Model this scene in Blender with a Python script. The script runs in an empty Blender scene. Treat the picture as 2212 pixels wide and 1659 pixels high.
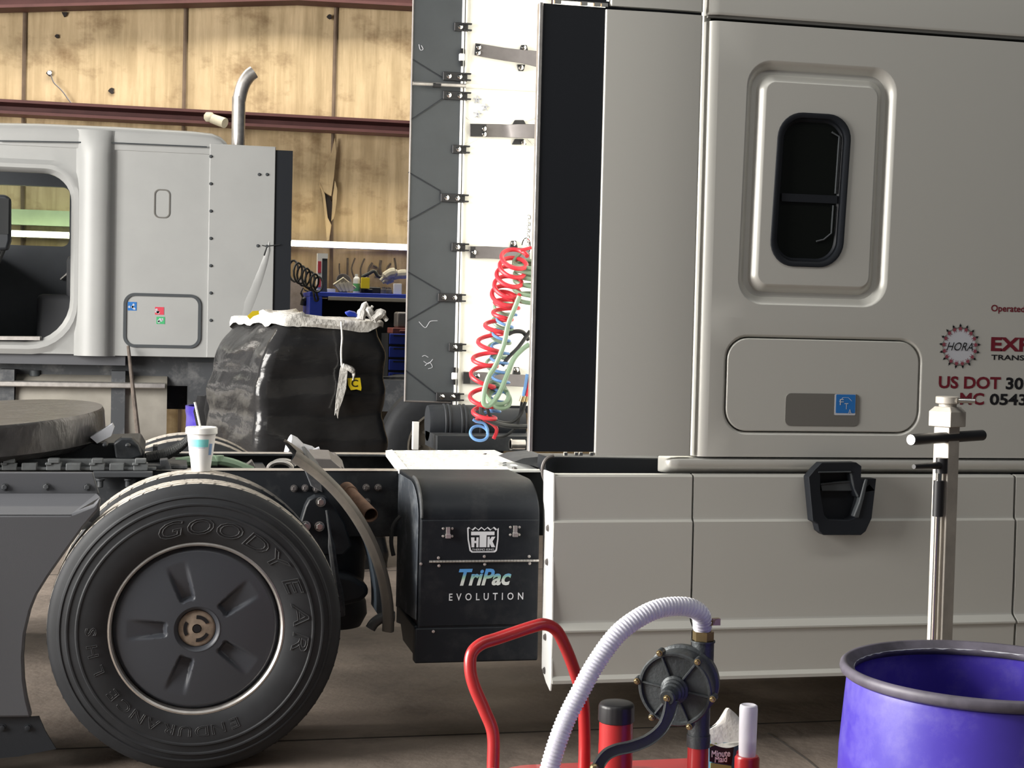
import bpy, bmesh, math, random
from mathutils import Vector, Matrix, noise as mnoise
S = bpy.context.scene
COL = S.collection
PI = math.pi
random.seed(7)

# ------------------------------------------------------------------ camera
FPX, IW, IH = 3322.0, 2212, 1659
YAW, PIT, ROL = math.radians(12.8), math.atan(126.5 / FPX), 0.024
CAMP = Vector((0, 0, 1.57))
cF = Vector((math.sin(YAW) * math.cos(PIT), math.cos(YAW) * math.cos(PIT), -math.sin(PIT)))
r0 = Vector((math.cos(YAW), -math.sin(YAW), 0)); u0 = r0.cross(cF)
cR = r0 * math.cos(ROL) + u0 * math.sin(ROL); cU = u0 * math.cos(ROL) - r0 * math.sin(ROL)
cam = bpy.data.cameras.new('camera'); cam.sensor_width = 36.0; cam.lens = FPX / IW * 36.0
cam.clip_start = 0.05; cam.clip_end = 200
camo = bpy.data.objects.new('camera', cam); COL.objects.link(camo)
M = Matrix((cR, cU, -cF)).transposed().to_4x4(); M.translation = CAMP
camo.matrix_world = M
S.camera = camo

# ------------------------------------------------------------------ light
w = bpy.data.worlds.new('world'); S.world = w; w.use_nodes = True
bg = w.node_tree.nodes['Background']
bg.inputs['Color'].default_value = (0.80, 0.88, 1.0, 1); bg.inputs['Strength'].default_value = 0.05
def area(name, loc, target, sx, sy, power, col):
    l = bpy.data.lights.new(name, 'AREA'); l.shape = 'RECTANGLE'; l.size = sx; l.size_y = sy
    l.energy = power; l.color = col
    o = bpy.data.objects.new(name, l); COL.objects.link(o); o.location = loc
    o.rotation_euler = (Vector(target) - Vector(loc)).to_track_quat('-Z', 'Y').to_euler()
    return o
# daylight through the big bay door on the left; the second is an added fill behind the photographer
area('daylight_left_door', (-7.0, 5.3, 3.2), (1.0, 6.3, 1.3), 6.8, 4.6, 2600, (1.0, 0.97, 0.92))
area('front_fill', (2.0, -8.0, 3.4), (1.6, 6.0, 1.6), 9.0, 5.0, 30, (1.0, 0.96, 0.88))
# added overhead lamp above the aisle, grading the cab side from top down
area('aisle_overhead_fill', (2.2, 1.5, 7.0), (2.2, 2.6, 0.0), 9.0, 1.2, 160, (1.0, 0.98, 0.92))
# added overhead lamp that brightens the back wall
area('back_wall_fill', (0.5, 15.2, 7.2), (0.5, 16.6, 3.2), 10.0, 1.4, 560, (1.0, 0.95, 0.84))
sun = bpy.data.lights.new('sun', 'SUN'); sun.energy = 1.2; sun.angle = math.radians(6); sun.color = (1.0, 0.93, 0.82)
suno = bpy.data.objects.new('sun', sun); COL.objects.link(suno)
suno.rotation_euler = Vector((0.88, -0.10, -0.42)).to_track_quat('-Z', 'Y').to_euler()
S.view_settings.view_transform = 'Standard'; S.view_settings.look = 'None'
S.view_settings.exposure = 0.0; S.view_settings.gamma = 1.0; S.view_settings.use_curve_mapping = False

# ------------------------------------------------------------------ helpers
def on(ax, px, py, v):
    """point on the world plane axis=v that lies under a pixel of the photo frame"""
    d = cF + cR * ((px - IW / 2) / FPX) + cU * ((IH / 2 - py) / FPX)
    return CAMP + d * ((v - CAMP[ax]) / d[ax])
def PX(px, py, Y): return on(1, px, py, Y)
def pts(l, Y): return [PX(a, b, Y) for a, b in l]

def mat(name, col, rough=0.5, metal=0.0, var=0.0, vscale=6.0, col2=None, bump=0.0, bscale=40.0,
        stretch=(1, 1, 1), coat=0.0, trans=0.0, emit=0.0, spec=0.5, ior=1.45, dirt=None, dscale=3.0, damt=0.5):
    m = bpy.data.materials.new(name); m.use_nodes = True
    nt = m.node_tree; b = nt.nodes['Principled BSDF']
    b.inputs['Base Color'].default_value = (*col, 1); b.inputs['Roughness'].default_value = rough
    b.inputs['Metallic'].default_value = metal; b.inputs['Coat Weight'].default_value = coat
    b.inputs['Transmission Weight'].default_value = trans; b.inputs['IOR'].default_value = ior
    b.inputs['Specular IOR Level'].default_value = spec
    if emit: b.inputs['Emission Color'].default_value = (*col, 1); b.inputs['Emission Strength'].default_value = emit
    if var or bump or col2 or dirt:
        tc = nt.nodes.new('ShaderNodeTexCoord'); mp = nt.nodes.new('ShaderNodeMapping')
        mp.inputs['Scale'].default_value = stretch
        nt.links.new(tc.outputs['Object'], mp.inputs['Vector'])
        src = None
        if var or col2:
            n = nt.nodes.new('ShaderNodeTexNoise'); n.inputs['Scale'].default_value = vscale
            n.inputs['Detail'].default_value = 6; n.inputs['Roughness'].default_value = 0.6
            nt.links.new(mp.outputs[0], n.inputs['Vector'])
            r = nt.nodes.new('ShaderNodeValToRGB')
            c2 = col2 or tuple(c * (1 - var) for c in col)
            r.color_ramp.elements[0].position = 0.32; r.color_ramp.elements[0].color = (*c2, 1)
            r.color_ramp.elements[1].position = 0.66; r.color_ramp.elements[1].color = (*col, 1)
            nt.links.new(n.outputs['Fac'], r.inputs[0]); src = r.outputs[0]
        if dirt:
            n = nt.nodes.new('ShaderNodeTexNoise'); n.inputs['Scale'].default_value = dscale
            n.inputs['Detail'].default_value = 8; n.inputs['Roughness'].default_value = 0.7
            nt.links.new(tc.outputs['Object'], n.inputs['Vector'])
            r = nt.nodes.new('ShaderNodeValToRGB')
            r.color_ramp.elements[0].position = 0.5; r.color_ramp.elements[0].color = (0, 0, 0, 1)
            r.color_ramp.elements[1].position = 0.72; r.color_ramp.elements[1].color = (damt, damt, damt, 1)
            nt.links.new(n.outputs['Fac'], r.inputs[0])
            mx = nt.nodes.new('ShaderNodeMix'); mx.data_type = 'RGBA'
            nt.links.new(r.outputs[0], mx.inputs['Factor'])
            if src: nt.links.new(src, mx.inputs[6])
            else: mx.inputs[6].default_value = (*col, 1)
            mx.inputs[7].default_value = (*dirt, 1); src = mx.outputs[2]
        if src: nt.links.new(src, b.inputs['Base Color'])
        if bump:
            n = nt.nodes.new('ShaderNodeTexNoise'); n.inputs['Scale'].default_value = bscale
            n.inputs['Detail'].default_value = 4
            nt.links.new(mp.outputs[0], n.inputs['Vector'])
            bp = nt.nodes.new('ShaderNodeBump'); bp.inputs['Strength'].default_value = bump
            bp.inputs['Distance'].default_value = 0.02
            nt.links.new(n.outputs['Fac'], bp.inputs['Height']); nt.links.new(bp.outputs[0], b.inputs['Normal'])
    return m

MT = dict(
    pearl=mat('pearl_paint', (0.545, 0.54, 0.505), 0.40, 0.35),
    pearl2=mat('dusty_white_paint', (0.34, 0.345, 0.34), 0.42, 0.0, var=0.06, vscale=3),
    white=mat('white_panel', (0.86, 0.85, 0.78), 0.5, var=0.05, vscale=3),
    whitepaint=mat('white_metal_paint', (0.82, 0.82, 0.80), 0.4),
    rubber=mat('tire_rubber', (0.023, 0.025, 0.029), 0.62, var=0.35, vscale=9),
    tread=mat('dusty_sunlit_tread', (0.56, 0.51, 0.45), 0.85, var=0.4, vscale=22, bump=0.4, bscale=60),  # dust tone, paled further to paint sunlight on the treads
    plastic=mat('black_plastic', (0.016, 0.019, 0.024), 0.55, bump=0.08, bscale=300),
    flap=mat('black_flap_rubber', (0.009, 0.011, 0.015), 0.55, spec=0.35),
    slate=mat('grey_flap', (0.055, 0.062, 0.068), 0.55, var=0.15, vscale=5),
    cover=mat('wheel_cover_plastic', (0.046, 0.050, 0.060), 0.42, bump=0.05, bscale=400),
    steel=mat('bare_steel', (0.62, 0.60, 0.57), 0.35, 1.0, var=0.3, vscale=14),
    alu=mat('dull_aluminium', (0.72, 0.69, 0.66), 0.38, 0.9, var=0.25, vscale=20),
    grey=mat('grey_bracket', (0.20, 0.185, 0.18), 0.45, 0.5, var=0.2, vscale=10),
    chassis=mat('chassis_black', (0.015, 0.018, 0.022), 0.5, dirt=(0.12, 0.12, 0.12), dscale=5, damt=0.4),
    dust_and_veil=mat('dust_and_veil_black', (0.05, 0.054, 0.06), 0.6, dirt=(0.20, 0.20, 0.20), dscale=7, damt=0.6),  # dusty black parts, also the chassis tone paled by a painted veil
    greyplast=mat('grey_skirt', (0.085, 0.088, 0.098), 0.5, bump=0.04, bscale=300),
    hub=mat('rusty_hub', (0.33, 0.26, 0.20), 0.7, 0.2, var=0.4, vscale=40),
    rust=mat('rusty_pipe', (0.26, 0.15, 0.10), 0.75, 0.2, var=0.5, vscale=18),
    fender=mat('dusty_fender', (0.11, 0.098, 0.085), 0.65, dirt=(0.22, 0.19, 0.15), dscale=6, damt=0.5),
    fendin=mat('blue_grey_fender_inside', (0.06, 0.08, 0.105), 0.6, var=0.2, vscale=8),
    apu=mat('black_powder_coat', (0.0075, 0.010, 0.014), 0.5, dirt=(0.06, 0.062, 0.065), dscale=9, damt=0.3, spec=.35),
    apuside=mat('dusty_box_side', (0.05, 0.06, 0.075), 0.6, dirt=(0.26, 0.28, 0.30), dscale=8, damt=0.8, stretch=(1, 1, .3)),
    glass=mat('dark_glass', (0.006, 0.007, 0.006), 0.12, spec=0.35),
    ink_red=mat('maroon_lettering', (0.13, 0.008, 0.018), 0.5), ink_black=mat('black_lettering', (0.006, 0.006, 0.008), 0.5),
    ink_white=mat('white_lettering', (0.72, 0.74, 0.78), 0.5), ink_grey=mat('grey_lettering', (0.34, 0.35, 0.37), 0.5),
    vinyl=mat('grey_vinyl', (0.45, 0.46, 0.50), 0.5), blue=mat('blue_sticker', (0.02, 0.14, 0.42), 0.4),
    red=mat('red_paint', (0.40, 0.024, 0.026), 0.32, coat=0.2, var=0.12, vscale=10), rubberred=mat('red_hose', (0.62, 0.035, 0.05), 0.4),
    green=mat('green_hose', (0.22, 0.32, 0.22), 0.42, var=0.15), bluehose=mat('blue_hose', (0.12, 0.26, 0.52), 0.4),
    cable=mat('black_cable', (0.03, 0.032, 0.033), 0.45),
    chrome=mat('polished_steel', (0.80, 0.78, 0.74), 0.12, 1.0),
    plate=mat('white_tread_plate', (0.84, 0.86, 0.84), 0.4, 0.1, bump=0.1, bscale=90),
    foam=mat('white_foam', (0.86, 0.85, 0.84), 0.6), teal=mat('teal_print', (0.22, 0.66, 0.66), 0.6), bluep=mat('blue_print', (0.25, 0.38, 0.62), 0.6),
    dent=mat('handle_plate', (0.13, 0.125, 0.115), 0.5),
    film=mat('black_stretch_film', (0.022, 0.022, 0.023), 0.20, bump=0.22, bscale=9, stretch=(1, 1, 2.2), spec=0.5),
    sheet=mat('white_plastic_sheet', (0.72, 0.70, 0.66), 0.35, bump=0.6, bscale=26), yellow=mat('yellow_label', (0.82, 0.62, 0.02), 0.5),
    violet=mat('violet_plastic', (0.060, 0.040, 0.36), 0.36, var=0.2, vscale=5, dirt=(0.20, 0.18, 0.36), dscale=5, damt=0.45),
    rim=mat('scuffed_rim', (0.11, 0.10, 0.13), 0.5, var=0.5, vscale=14),
    pump=mat('grey_cast_iron', (0.055, 0.062, 0.066), 0.45, 0.35, bump=0.12, bscale=120), brass=mat('brass', (0.42, 0.32, 0.17), 0.35, 0.9, var=0.3, vscale=30),
    poststeel=mat('worn_post_steel', (0.56, 0.52, 0.46), 0.5, 0.25, var=0.25, vscale=12), capblack=mat('black_cap', (0.018, 0.018, 0.020), 0.4),
    maroon=mat('maroon_steel', (0.105, 0.038, 0.036), 0.6, var=0.25, vscale=4),
    benchblue=mat('blue_bench_paint', (0.02, 0.05, 0.42), 0.45), benchgrey=mat('bench_edge', (0.30, 0.28, 0.24), 0.6), darkbox=mat('dark_steel', (0.012, 0.014, 0.017), 0.6),
    paper=mat('cream_paper', (0.62, 0.57, 0.44), 0.8, var=0.2, vscale=20), card=mat('cardboard', (0.42, 0.31, 0.19), 0.85, var=0.15),
    bark=mat('brown_pole', (0.16, 0.13, 0.11), 0.7, var=0.5, vscale=14), tank=mat('dusty_fuel_tank', (0.34, 0.32, 0.28), 0.5, 0.4, var=0.2, vscale=5),
    greencan=mat('green_label', (0.12, 0.42, 0.16), 0.45), stick_red=mat('red_sticker', (0.55, 0.05, 0.08), 0.5), stick_green=mat('green_sticker', (0.05, 0.36, 0.14), 0.5),
    silverbag=mat('silver_wrap', (0.62, 0.60, 0.56), 0.4, var=0.2, vscale=30, bump=0.3, bscale=30), tealbox=mat('blue_carton', (0.05, 0.17, 0.26), 0.5, var=0.3, vscale=20),
    lime=mat('lime_print', (0.30, 0.40, 0.12), 0.5),
)
led = mat('led_tube', (1.0, 0.90, 0.62), 0.5, emit=14.0); MT['led'] = led
hz = mat('clear_hose', (0.80, 0.80, 0.92), 0.25, trans=0.35); MT['hose'] = hz
MT['clear'] = mat('frosted_plastic', (0.80, 0.80, 0.86), 0.3, trans=0.45)
# clear window pane: mostly straight through, a little reflection
def pane():
    m = bpy.data.materials.new('window_pane'); m.use_nodes = True; nt = m.node_tree
    for n in list(nt.nodes): nt.nodes.remove(n)
    o = nt.nodes.new('ShaderNodeOutputMaterial'); t = nt.nodes.new('ShaderNodeBsdfTransparent'); g = nt.nodes.new('ShaderNodeBsdfGlossy')
    t.inputs[0].default_value = (0.86, 0.93, 0.89, 1); g.inputs['Roughness'].default_value = 0.05
    f = nt.nodes.new('ShaderNodeFresnel'); mx = nt.nodes.new('ShaderNodeMixShader')
    nt.links.new(f.outputs[0], mx.inputs[0]); nt.links.new(t.outputs[0], mx.inputs[1]); nt.links.new(g.outputs[0], mx.inputs[2])
    nt.links.new(mx.outputs[0], o.inputs[0]); return m
MT['pane'] = pane()

ORG = {}
class MB:
    def __init__(s): s.v = []; s.f = []; s.m = []
    def add(s, vs, fs, m=0):
        k = len(s.v); s.v += [Vector(p) for p in vs]
        for f in fs: s.f.append([i + k for i in f]); s.m.append(m)
        return s
    def box(s, x0, x1, y0, y1, z0, z1, m=0):
        vs = [(x, y, z) for x in (x0, x1) for y in (y0, y1) for z in (z0, z1)]
        return s.add(vs, [(0, 1, 3, 2), (4, 6, 7, 5), (0, 4, 5, 1), (2, 3, 7, 6), (0, 2, 6, 4), (1, 5, 7, 3)], m)
    def prism(s, poly, off, m=0):
        n = len(poly); a = [Vector(p) for p in poly]; o = Vector(off)
        return s.add(a + [p + o for p in a], [tuple(range(n)), tuple(range(2 * n - 1, n - 1, -1))] +
                     [(i, i + n, (i + 1) % n + n, (i + 1) % n) for i in range(n)], m)
    def loft(s, loops, closed=True, caps=(False, False), m=0):
        n = len(loops[0]); vs = [p for l in loops for p in l]; fs = []
        for j in range(len(loops) - 1):
            for i in range(n if closed else n - 1):
                a = j * n + i; b = j * n + (i + 1) % n
                fs.append((a, b, b + n, a + n))
        if caps[0]: fs.append(tuple(range(n)))
        if caps[1]: fs.append(tuple(range((len(loops) - 1) * n, len(loops) * n)))
        return s.add(vs, fs, m)
    def tube(s, path, r, seg=10, m=0, caps=True, smooth=0, flat=None, closed=False):
        P = [Vector(p) for p in path]
        if smooth: P = catmull(P, smooth)
        n = len(P); rs = r if isinstance(r, (list, tuple)) else None
        T = []
        for i in range(n):
            a = P[max(i - 1, 0)]; b = P[min(i + 1, n - 1)]
            T.append((b - a).normalized())
        ref = Vector((0, 0, 1)) if abs(T[0].z) < 0.9 else Vector((0, 1, 0))
        N = (ref - T[0] * ref.dot(T[0])).normalized(); loops = []
        for i in range(n):
            N = (N - T[i] * N.dot(T[i])).normalized(); B = T[i].cross(N)
            if rs: rr = rs[min(int(i * len(rs) / n), len(rs) - 1)] if len(rs) != n else rs[i]
            else: rr = r
            loops.append([P[i] + (N * math.cos(2 * PI * k / seg) + B * math.sin(2 * PI * k / seg)) * rr for k in range(seg)])
        return s.loft(loops, True, (caps, caps), m)
    def cyl(s, a, b, r, r2=None, seg=24, m=0):
        return s.tube([a, b], [r, r if r2 is None else r2], seg, m)
    def lathe(s, prof, org, axis=(0, 0, 1), seg=48, m=0, ms=None, closed=False, arc=None):
        """prof: list of (radius, height along axis)"""
        ax = Vector(axis).normalized(); o = Vector(org)
        t = Vector((0, 0, 1)) if abs(ax.z) < 0.9 else Vector((1, 0, 0))
        e1 = (t - ax * t.dot(ax)).normalized(); e2 = ax.cross(e1)
        loops = [[o + ax * h + (e1 * math.cos(2 * PI * k / seg) + e2 * math.sin(2 * PI * k / seg)) * max(r, 1e-5) for k in range(seg)] for r, h in prof]
        if closed: loops.append(loops[0])
        for j in range(len(loops) - 1):
            s.loft([loops[j], loops[j + 1]], True, m=(ms[j] if ms else m))
        return s
    def sphere(s, c, r, seg=12, m=0, sc=(1, 1, 1)):
        c = Vector(c); loops = []
        for j in range(1, seg // 2):
            t = PI * j / (seg // 2)
            loops.append([c + Vector((r * sc[0] * math.sin(t) * math.cos(2 * PI * k / seg), r * sc[1] * math.sin(t) * math.sin(2 * PI * k / seg), r * sc[2] * math.cos(t))) for k in range(seg)])
        return s.loft(loops, True, (True, True), m)
    def bolt(s, c, r, axis=(0, -1, 0), h=0.008, m=0):
        """hex head on a washer"""
        ax = Vector(axis).normalized(); c = Vector(c)
        s.lathe([(r * 1.35, 0), (r * 1.35, h * .25), (r, h * .3)], c, ax, 14, m)
        s.lathe([(r, h * .25), (r, h), (r * .8, h * 1.15), (0, h * 1.15)], c, ax, 6, m)
        return s
    def build(s, name, mats, parent=None, bevel=0, smooth=True, angle=35, weld=True, bseg=2, wn=True):
        me = bpy.data.meshes.new(name)
        o = bpy.data.objects.new(name, me); COL.objects.link(o)
        org = Vector((0, 0, 0))
        if parent is not None: org = ORG[parent.name]
        elif isinstance(bevel, tuple): pass
        bm = bmesh.new(); vv = [bm.verts.new(p - org) for p in s.v]
        for f, mi in zip(s.f, s.m):
            if len(set(f)) < 3: continue
            try: fc = bm.faces.new([vv[i] for i in f])
            except ValueError: continue
            fc.material_index = mi
        if weld: bmesh.ops.remove_doubles(bm, verts=bm.verts, dist=1e-5)
        bmesh.ops.recalc_face_normals(bm, faces=bm.faces)
        bm.to_mesh(me); bm.free()
        for m in (mats if isinstance(mats, (list, tuple)) else [mats]): me.materials.append(MT[m] if isinstance(m, str) else m)
        if smooth:
            me.shade_smooth(); me.set_sharp_from_angle(angle=math.radians(angle))
        if bevel:
            b = o.modifiers.new('bevel', 'BEVEL'); b.width = bevel; b.segments = bseg; b.limit_method = 'ANGLE'; b.angle_limit = math.radians(40)
            b.harden_normals = False
        if smooth and wn:
            q = o.modifiers.new('weighted_normal', 'WEIGHTED_NORMAL'); q.keep_sharp = True; q.weight = 50
        if parent is not None: o.parent = parent
        ORG[o.name] = org
        return o
def catmull(P, k):
    out = []
    for i in range(len(P) - 1):
        p0 = P[max(i - 1, 0)]; p1 = P[i]; p2 = P[i + 1]; p3 = P[min(i + 2, len(P) - 1)]
        for j in range(k):
            t = j / k
            out.append(0.5 * (2 * p1 + (p2 - p0) * t + (2 * p0 - 5 * p1 + 4 * p2 - p3) * t * t + (3 * p1 - p0 - 3 * p2 + p3) * t ** 3))
    out.append(P[-1]); return out
def thing(name, label, cat, loc, group=None):
    o = bpy.data.objects.new(name, None); COL.objects.link(o); o.location = loc; o.empty_display_size = 0.1
    o['label'] = label; o['category'] = cat
    if group: o['group'] = group
    ORG[o.name] = Vector(loc); return o
def tag(o, label, cat, group=None):
    o['label'] = label; o['category'] = cat
    if group: o['group'] = group
    return o
def struct(o): o['kind'] = 'structure'; return o
def solo(o):
    """move the origin of a single-mesh thing to the middle of its base"""
    me = o.data; xs = [v.co for v in me.vertices]
    c = Vector(((min(p.x for p in xs) + max(p.x for p in xs)) / 2, (min(p.y for p in xs) + max(p.y for p in xs)) / 2, min(p.z for p in xs)))
    me.transform(Matrix.Translation(-c)); o.location = c; return o
def copy_part(o, parent, off):
    """copy a part and its sub-parts under another parent, moved by off (mesh data shared)"""
    c = o.copy(); COL.objects.link(c); c.parent = parent
    c.location = Vector(o.location) + Vector(off); ORG[c.name] = ORG[o.name]
    for ch in list(o.children):
        d = ch.copy(); COL.objects.link(d); d.parent = c
    return c
def rrect(cx, cz, wd, ht, r, n=8):
    """rounded rectangle loop (x,z), counter-clockwise from the right-bottom corner arc"""
    out = []
    for sx, sz, a0 in ((1, -1, -90), (1, 1, 0), (-1, 1, 90), (-1, -1, 180)):
        for i in range(n + 1):
            a = math.radians(a0 + 90 * i / n)
            out.append((cx + sx * (wd / 2 - r) + r * math.cos(a), cz + sz * (ht / 2 - r) + r * math.sin(a)))
    return out
def rect_map(loop, x0, x1, z0, z1, n=8):
    """the outer rectangle that matches an rrect loop point by point"""
    out = []
    for q in range(4):
        for i in range(n + 1):
            x, z = loop[q * (n + 1) + i]; h = i / n
            if q == 0: p = (x, z0) if h < .5 else ((x1, z0) if i == n / 2 else (x1, z))
            elif q == 1: p = (x1, z) if h < .5 else ((x1, z1) if i == n / 2 else (x, z1))
            elif q == 2: p = (x, z1) if h < .5 else ((x0, z1) if i == n / 2 else (x0, z))
            else: p = (x0, z) if h < .5 else ((x0, z0) if i == n / 2 else (x, z0))
            out.append(p)
    return out
def yl(loop, Y): return [Vector((x, Y, z)) for x, z in loop]
def textmesh(s, shear=0.0, bold=0.0, space=1.0, outline=0.0):
    c = bpy.data.curves.new('t', 'FONT'); c.body = s; c.shear = shear; c.offset = bold; c.space_character = space; c.resolution_u = 3
    if outline: c.fill_mode = 'NONE'; c.bevel_depth = outline; c.bevel_resolution = 0
    o = bpy.data.objects.new('t', c); COL.objects.link(o)
    dg = bpy.context.evaluated_depsgraph_get(); dg.update()
    me = bpy.data.meshes.new_from_object(o.evaluated_get(dg))
    vs = [v.co.copy() for v in me.vertices]; fs = [list(p.vertices) for p in me.polygons]
    bpy.data.objects.remove(o); bpy.data.curves.remove(c); bpy.data.meshes.remove(me)
    return vs, fs
def fit_text(mb, s, x0, x1, z0, z1, Y, m=0, thick=0.0012, **kw):
    """lettering on a plane that faces the photographer, filling the given box"""
    vs, fs = textmesh(s, **kw)
    a0 = min(v.x for v in vs); a1 = max(v.x for v in vs); b0 = min(v.y for v in vs); b1 = max(v.y for v in vs)
    P = [Vector((x0 + (v.x - a0) / (a1 - a0) * (x1 - x0), Y - thick, z0 + (v.y - b0) / (b1 - b0) * (z1 - z0))) for v in vs]
    mb.add(P, fs, m); return mb
def fit_px(mb, s, px0, py0, px1, py1, Y, m=0, **kw):
    a = PX(px0, py0, Y); b = PX(px1, py1, Y)
    return fit_text(mb, s, a.x, b.x, b.z, a.z, Y, m, **kw)
# ================================================================== the setting
def floor_mat():
    m = mat('dirty_concrete', (0.22, 0.18, 0.15), 0.75, col2=(0.14, 0.112, 0.092), vscale=1.6, bump=0.25, bscale=22, dirt=(0.055, 0.042, 0.036), dscale=2.3, damt=0.7)
    return m
MT['floor'] = floor_mat()
MT['joint'] = mat('floor_joint', (0.03, 0.026, 0.023), 0.9)
fl = MB(); fl.box(-9, 9, -3, 17.3, -0.2, 0.0)
f = struct(fl.build('floor', 'floor', smooth=False))
j = MB(); j.box(-9, 9, 5.72, 5.732, -0.004, 0.0012); j.box(-9, 9, 9.6, 9.612, -0.004, 0.0012); j.box(-2.4, -2.388, -3, 17, -0.004, 0.0012)
j.build('floor_joint', 'joint', f, smooth=False)
j = MB(); j.tube([Vector((p.x, p.y, .0005)) for p in [on(2, a_, b_, 0) for a_, b_ in ((1660, 1585), (1690, 1603), (1716, 1622), (1745, 1642), (1790, 1680))]], .0035, 5); j.build('floor_crack', 'joint', f)

def wall_mat():
    m = bpy.data.materials.new('tan_insulation'); m.use_nodes = True; nt = m.node_tree; b = nt.nodes['Principled BSDF']
    b.inputs['Roughness'].default_value = 0.7
    tc = nt.nodes.new('ShaderNodeTexCoord')
    def nz(scale, st, d=7):
        mp = nt.nodes.new('ShaderNodeMapping'); mp.inputs['Scale'].default_value = st
        nt.links.new(tc.outputs['Object'], mp.inputs['Vector'])
        n = nt.nodes.new('ShaderNodeTexNoise'); n.inputs['Scale'].default_value = scale; n.inputs['Detail'].default_value = d
        n.inputs['Roughness'].default_value = 0.65; nt.links.new(mp.outputs[0], n.inputs['Vector']); return n
    def ramp(n, a, ca, c, cc):
        r = nt.nodes.new('ShaderNodeValToRGB'); r.color_ramp.elements[0].position = a; r.color_ramp.elements[0].color = (*ca, 1)
        r.color_ramp.elements[1].position = c; r.color_ramp.elements[1].color = (*cc, 1); nt.links.new(n.outputs['Fac'], r.inputs[0]); return r
    base = ramp(nz(2.2, (1, 1, 0.5)), 0.35, (0.50, 0.375, 0.215), 0.65, (0.66, 0.50, 0.30))
    streak = ramp(nz(9, (1, 1, 0.06), 4), 0.42, (0.80, 0.78, 0.74), 0.58, (1, 1, 1))
    stain = ramp(nz(1.7, (1, 1, 1.3), 9), 0.53, (1, 1, 1), 0.70, (0.50, 0.43, 0.36))
    def mul(a, c):
        x = nt.nodes.new('ShaderNodeMix'); x.data_type = 'RGBA'; x.blend_type = 'MULTIPLY'; x.inputs['Factor'].default_value = 1
        nt.links.new(a, x.inputs[6]); nt.links.new(c, x.inputs[7]); return x.outputs[2]
    nt.links.new(mul(mul(base.outputs[0], streak.outputs[0]), stain.outputs[0]), b.inputs['Base Color'])
    bp = nt.nodes.new('ShaderNodeBump'); bp.inputs['Strength'].default_value = 0.35; bp.inputs['Distance'].default_value = 0.05
    nt.links.new(nz(3, (1.5, 1, 0.25), 3).outputs['Fac'], bp.inputs['Height']); nt.links.new(bp.outputs[0], b.inputs['Normal'])
    return m
MT['wall'] = wall_mat()
MT['seam'] = mat('brown_seam', (0.19, 0.135, 0.095), 0.8, var=0.3)  # brown tone of the seams between insulation bays
MT['hole'] = mat('dark_hole', (0.03, 0.024, 0.022), 0.9)
# quilted insulation between seams: each bay bellies out a few centimetres
seams = [-8.7, -6.91, -5.12, -3.33, -1.47, 0.18, 1.79, 3.5, 5.2, 7.0, 8.8]
wm = MB(); xs = []
for a, b in zip(seams[:-1], seams[1:]):
    for i in range(10): xs.append((a + (b - a) * i / 10, math.sin(PI * i / 10) ** 0.5 if i else 0))
xs.append((seams[-1], 0))
zs = [0, 0.6, 1.2, 1.8, 2.4, 3.0, 3.4, 3.62, 3.78, 4.0, 4.4, 4.8, 5.0, 5.4, 6.0]
wm.loft([[Vector((x, 17.06 - 0.05 * h + 0.012 * mnoise.noise(Vector((x * 2, z * 2, 3))), z)) for x, h in xs] for z in zs], closed=False)
wm.box(-9, 9, 17.1, 17.3, 0, 6.0)
wb = struct(wm.build('wall_back', 'wall', angle=80))
sm = MB()
for x in seams[1:-1]:
    sm.tube([(x, 17.04, 0.05), (x + .012, 17.04, 1.5), (x - .006, 17.04, 3.0), (x, 17.04, 5.9)], 0.022, 6)
sm.build('panel_seam', 'seam', wb)
# torn insulation strip with the dark cavity behind it, holes and a hanging wire
t = MB()
t.prism(pts([(724, 296), (716, 330), (705, 352), (691, 385), (690, 404), (700, 415), (716, 424), (722, 380), (727, 330)], 16.96), (0, 0.03, 0))
t.prism(pts([(690, 392), (698, 430), (703, 480), (706, 520), (711, 518), (716, 486), (708, 470), (702, 420)], 16.95), (0, 0.04, 0))
t.prism(pts([(719, 424), (718, 450), (716, 478), (722, 470), (727, 440), (729, 410), (724, 390)], 16.95), (0, 0.04, 0))
t.build('torn_insulation', 'wall', wb, bevel=0.004)
h = MB()
h.prism(pts([(691, 403), (696, 425), (700, 455), (705, 478), (716, 478), (718, 440), (711, 424), (699, 415)], 16.985), (0, 0.012, 0))
for px, py, r in ((123, 78, 4), (107, 158, 6), (241, 196, 6), (712, 36, 5)):
    h.prism(pts([(px + r * math.cos(k * PI / 4) * (1 + .3 * ((k * 5) % 3 - 1)), py + r * 1.1 * math.sin(k * PI / 4)) for k in range(8)], 16.99), (0, 0.02, 0))
h.prism(pts([(133, 26), (146, 26), (142, 35), (138, 36)], 16.98), (0, 0.03, 0))
h.build('insulation_hole', 'hole', wb)
hw = MB(); hw.tube(pts([(110, 162), (116, 178), (128, 190), (137, 200), (147, 214), (158, 228)], 16.93), 0.008, 6, smooth=4)
hw.build('hanging_wire', 'grey', wb)
ds = MB(); ds.sphere(PX(107, 157, 16.97), 0.022, 10); ds.build('daylight_patch', mat('daylight_hole', (1, 1, 1), 0.5, emit=2.0), wb)

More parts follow.
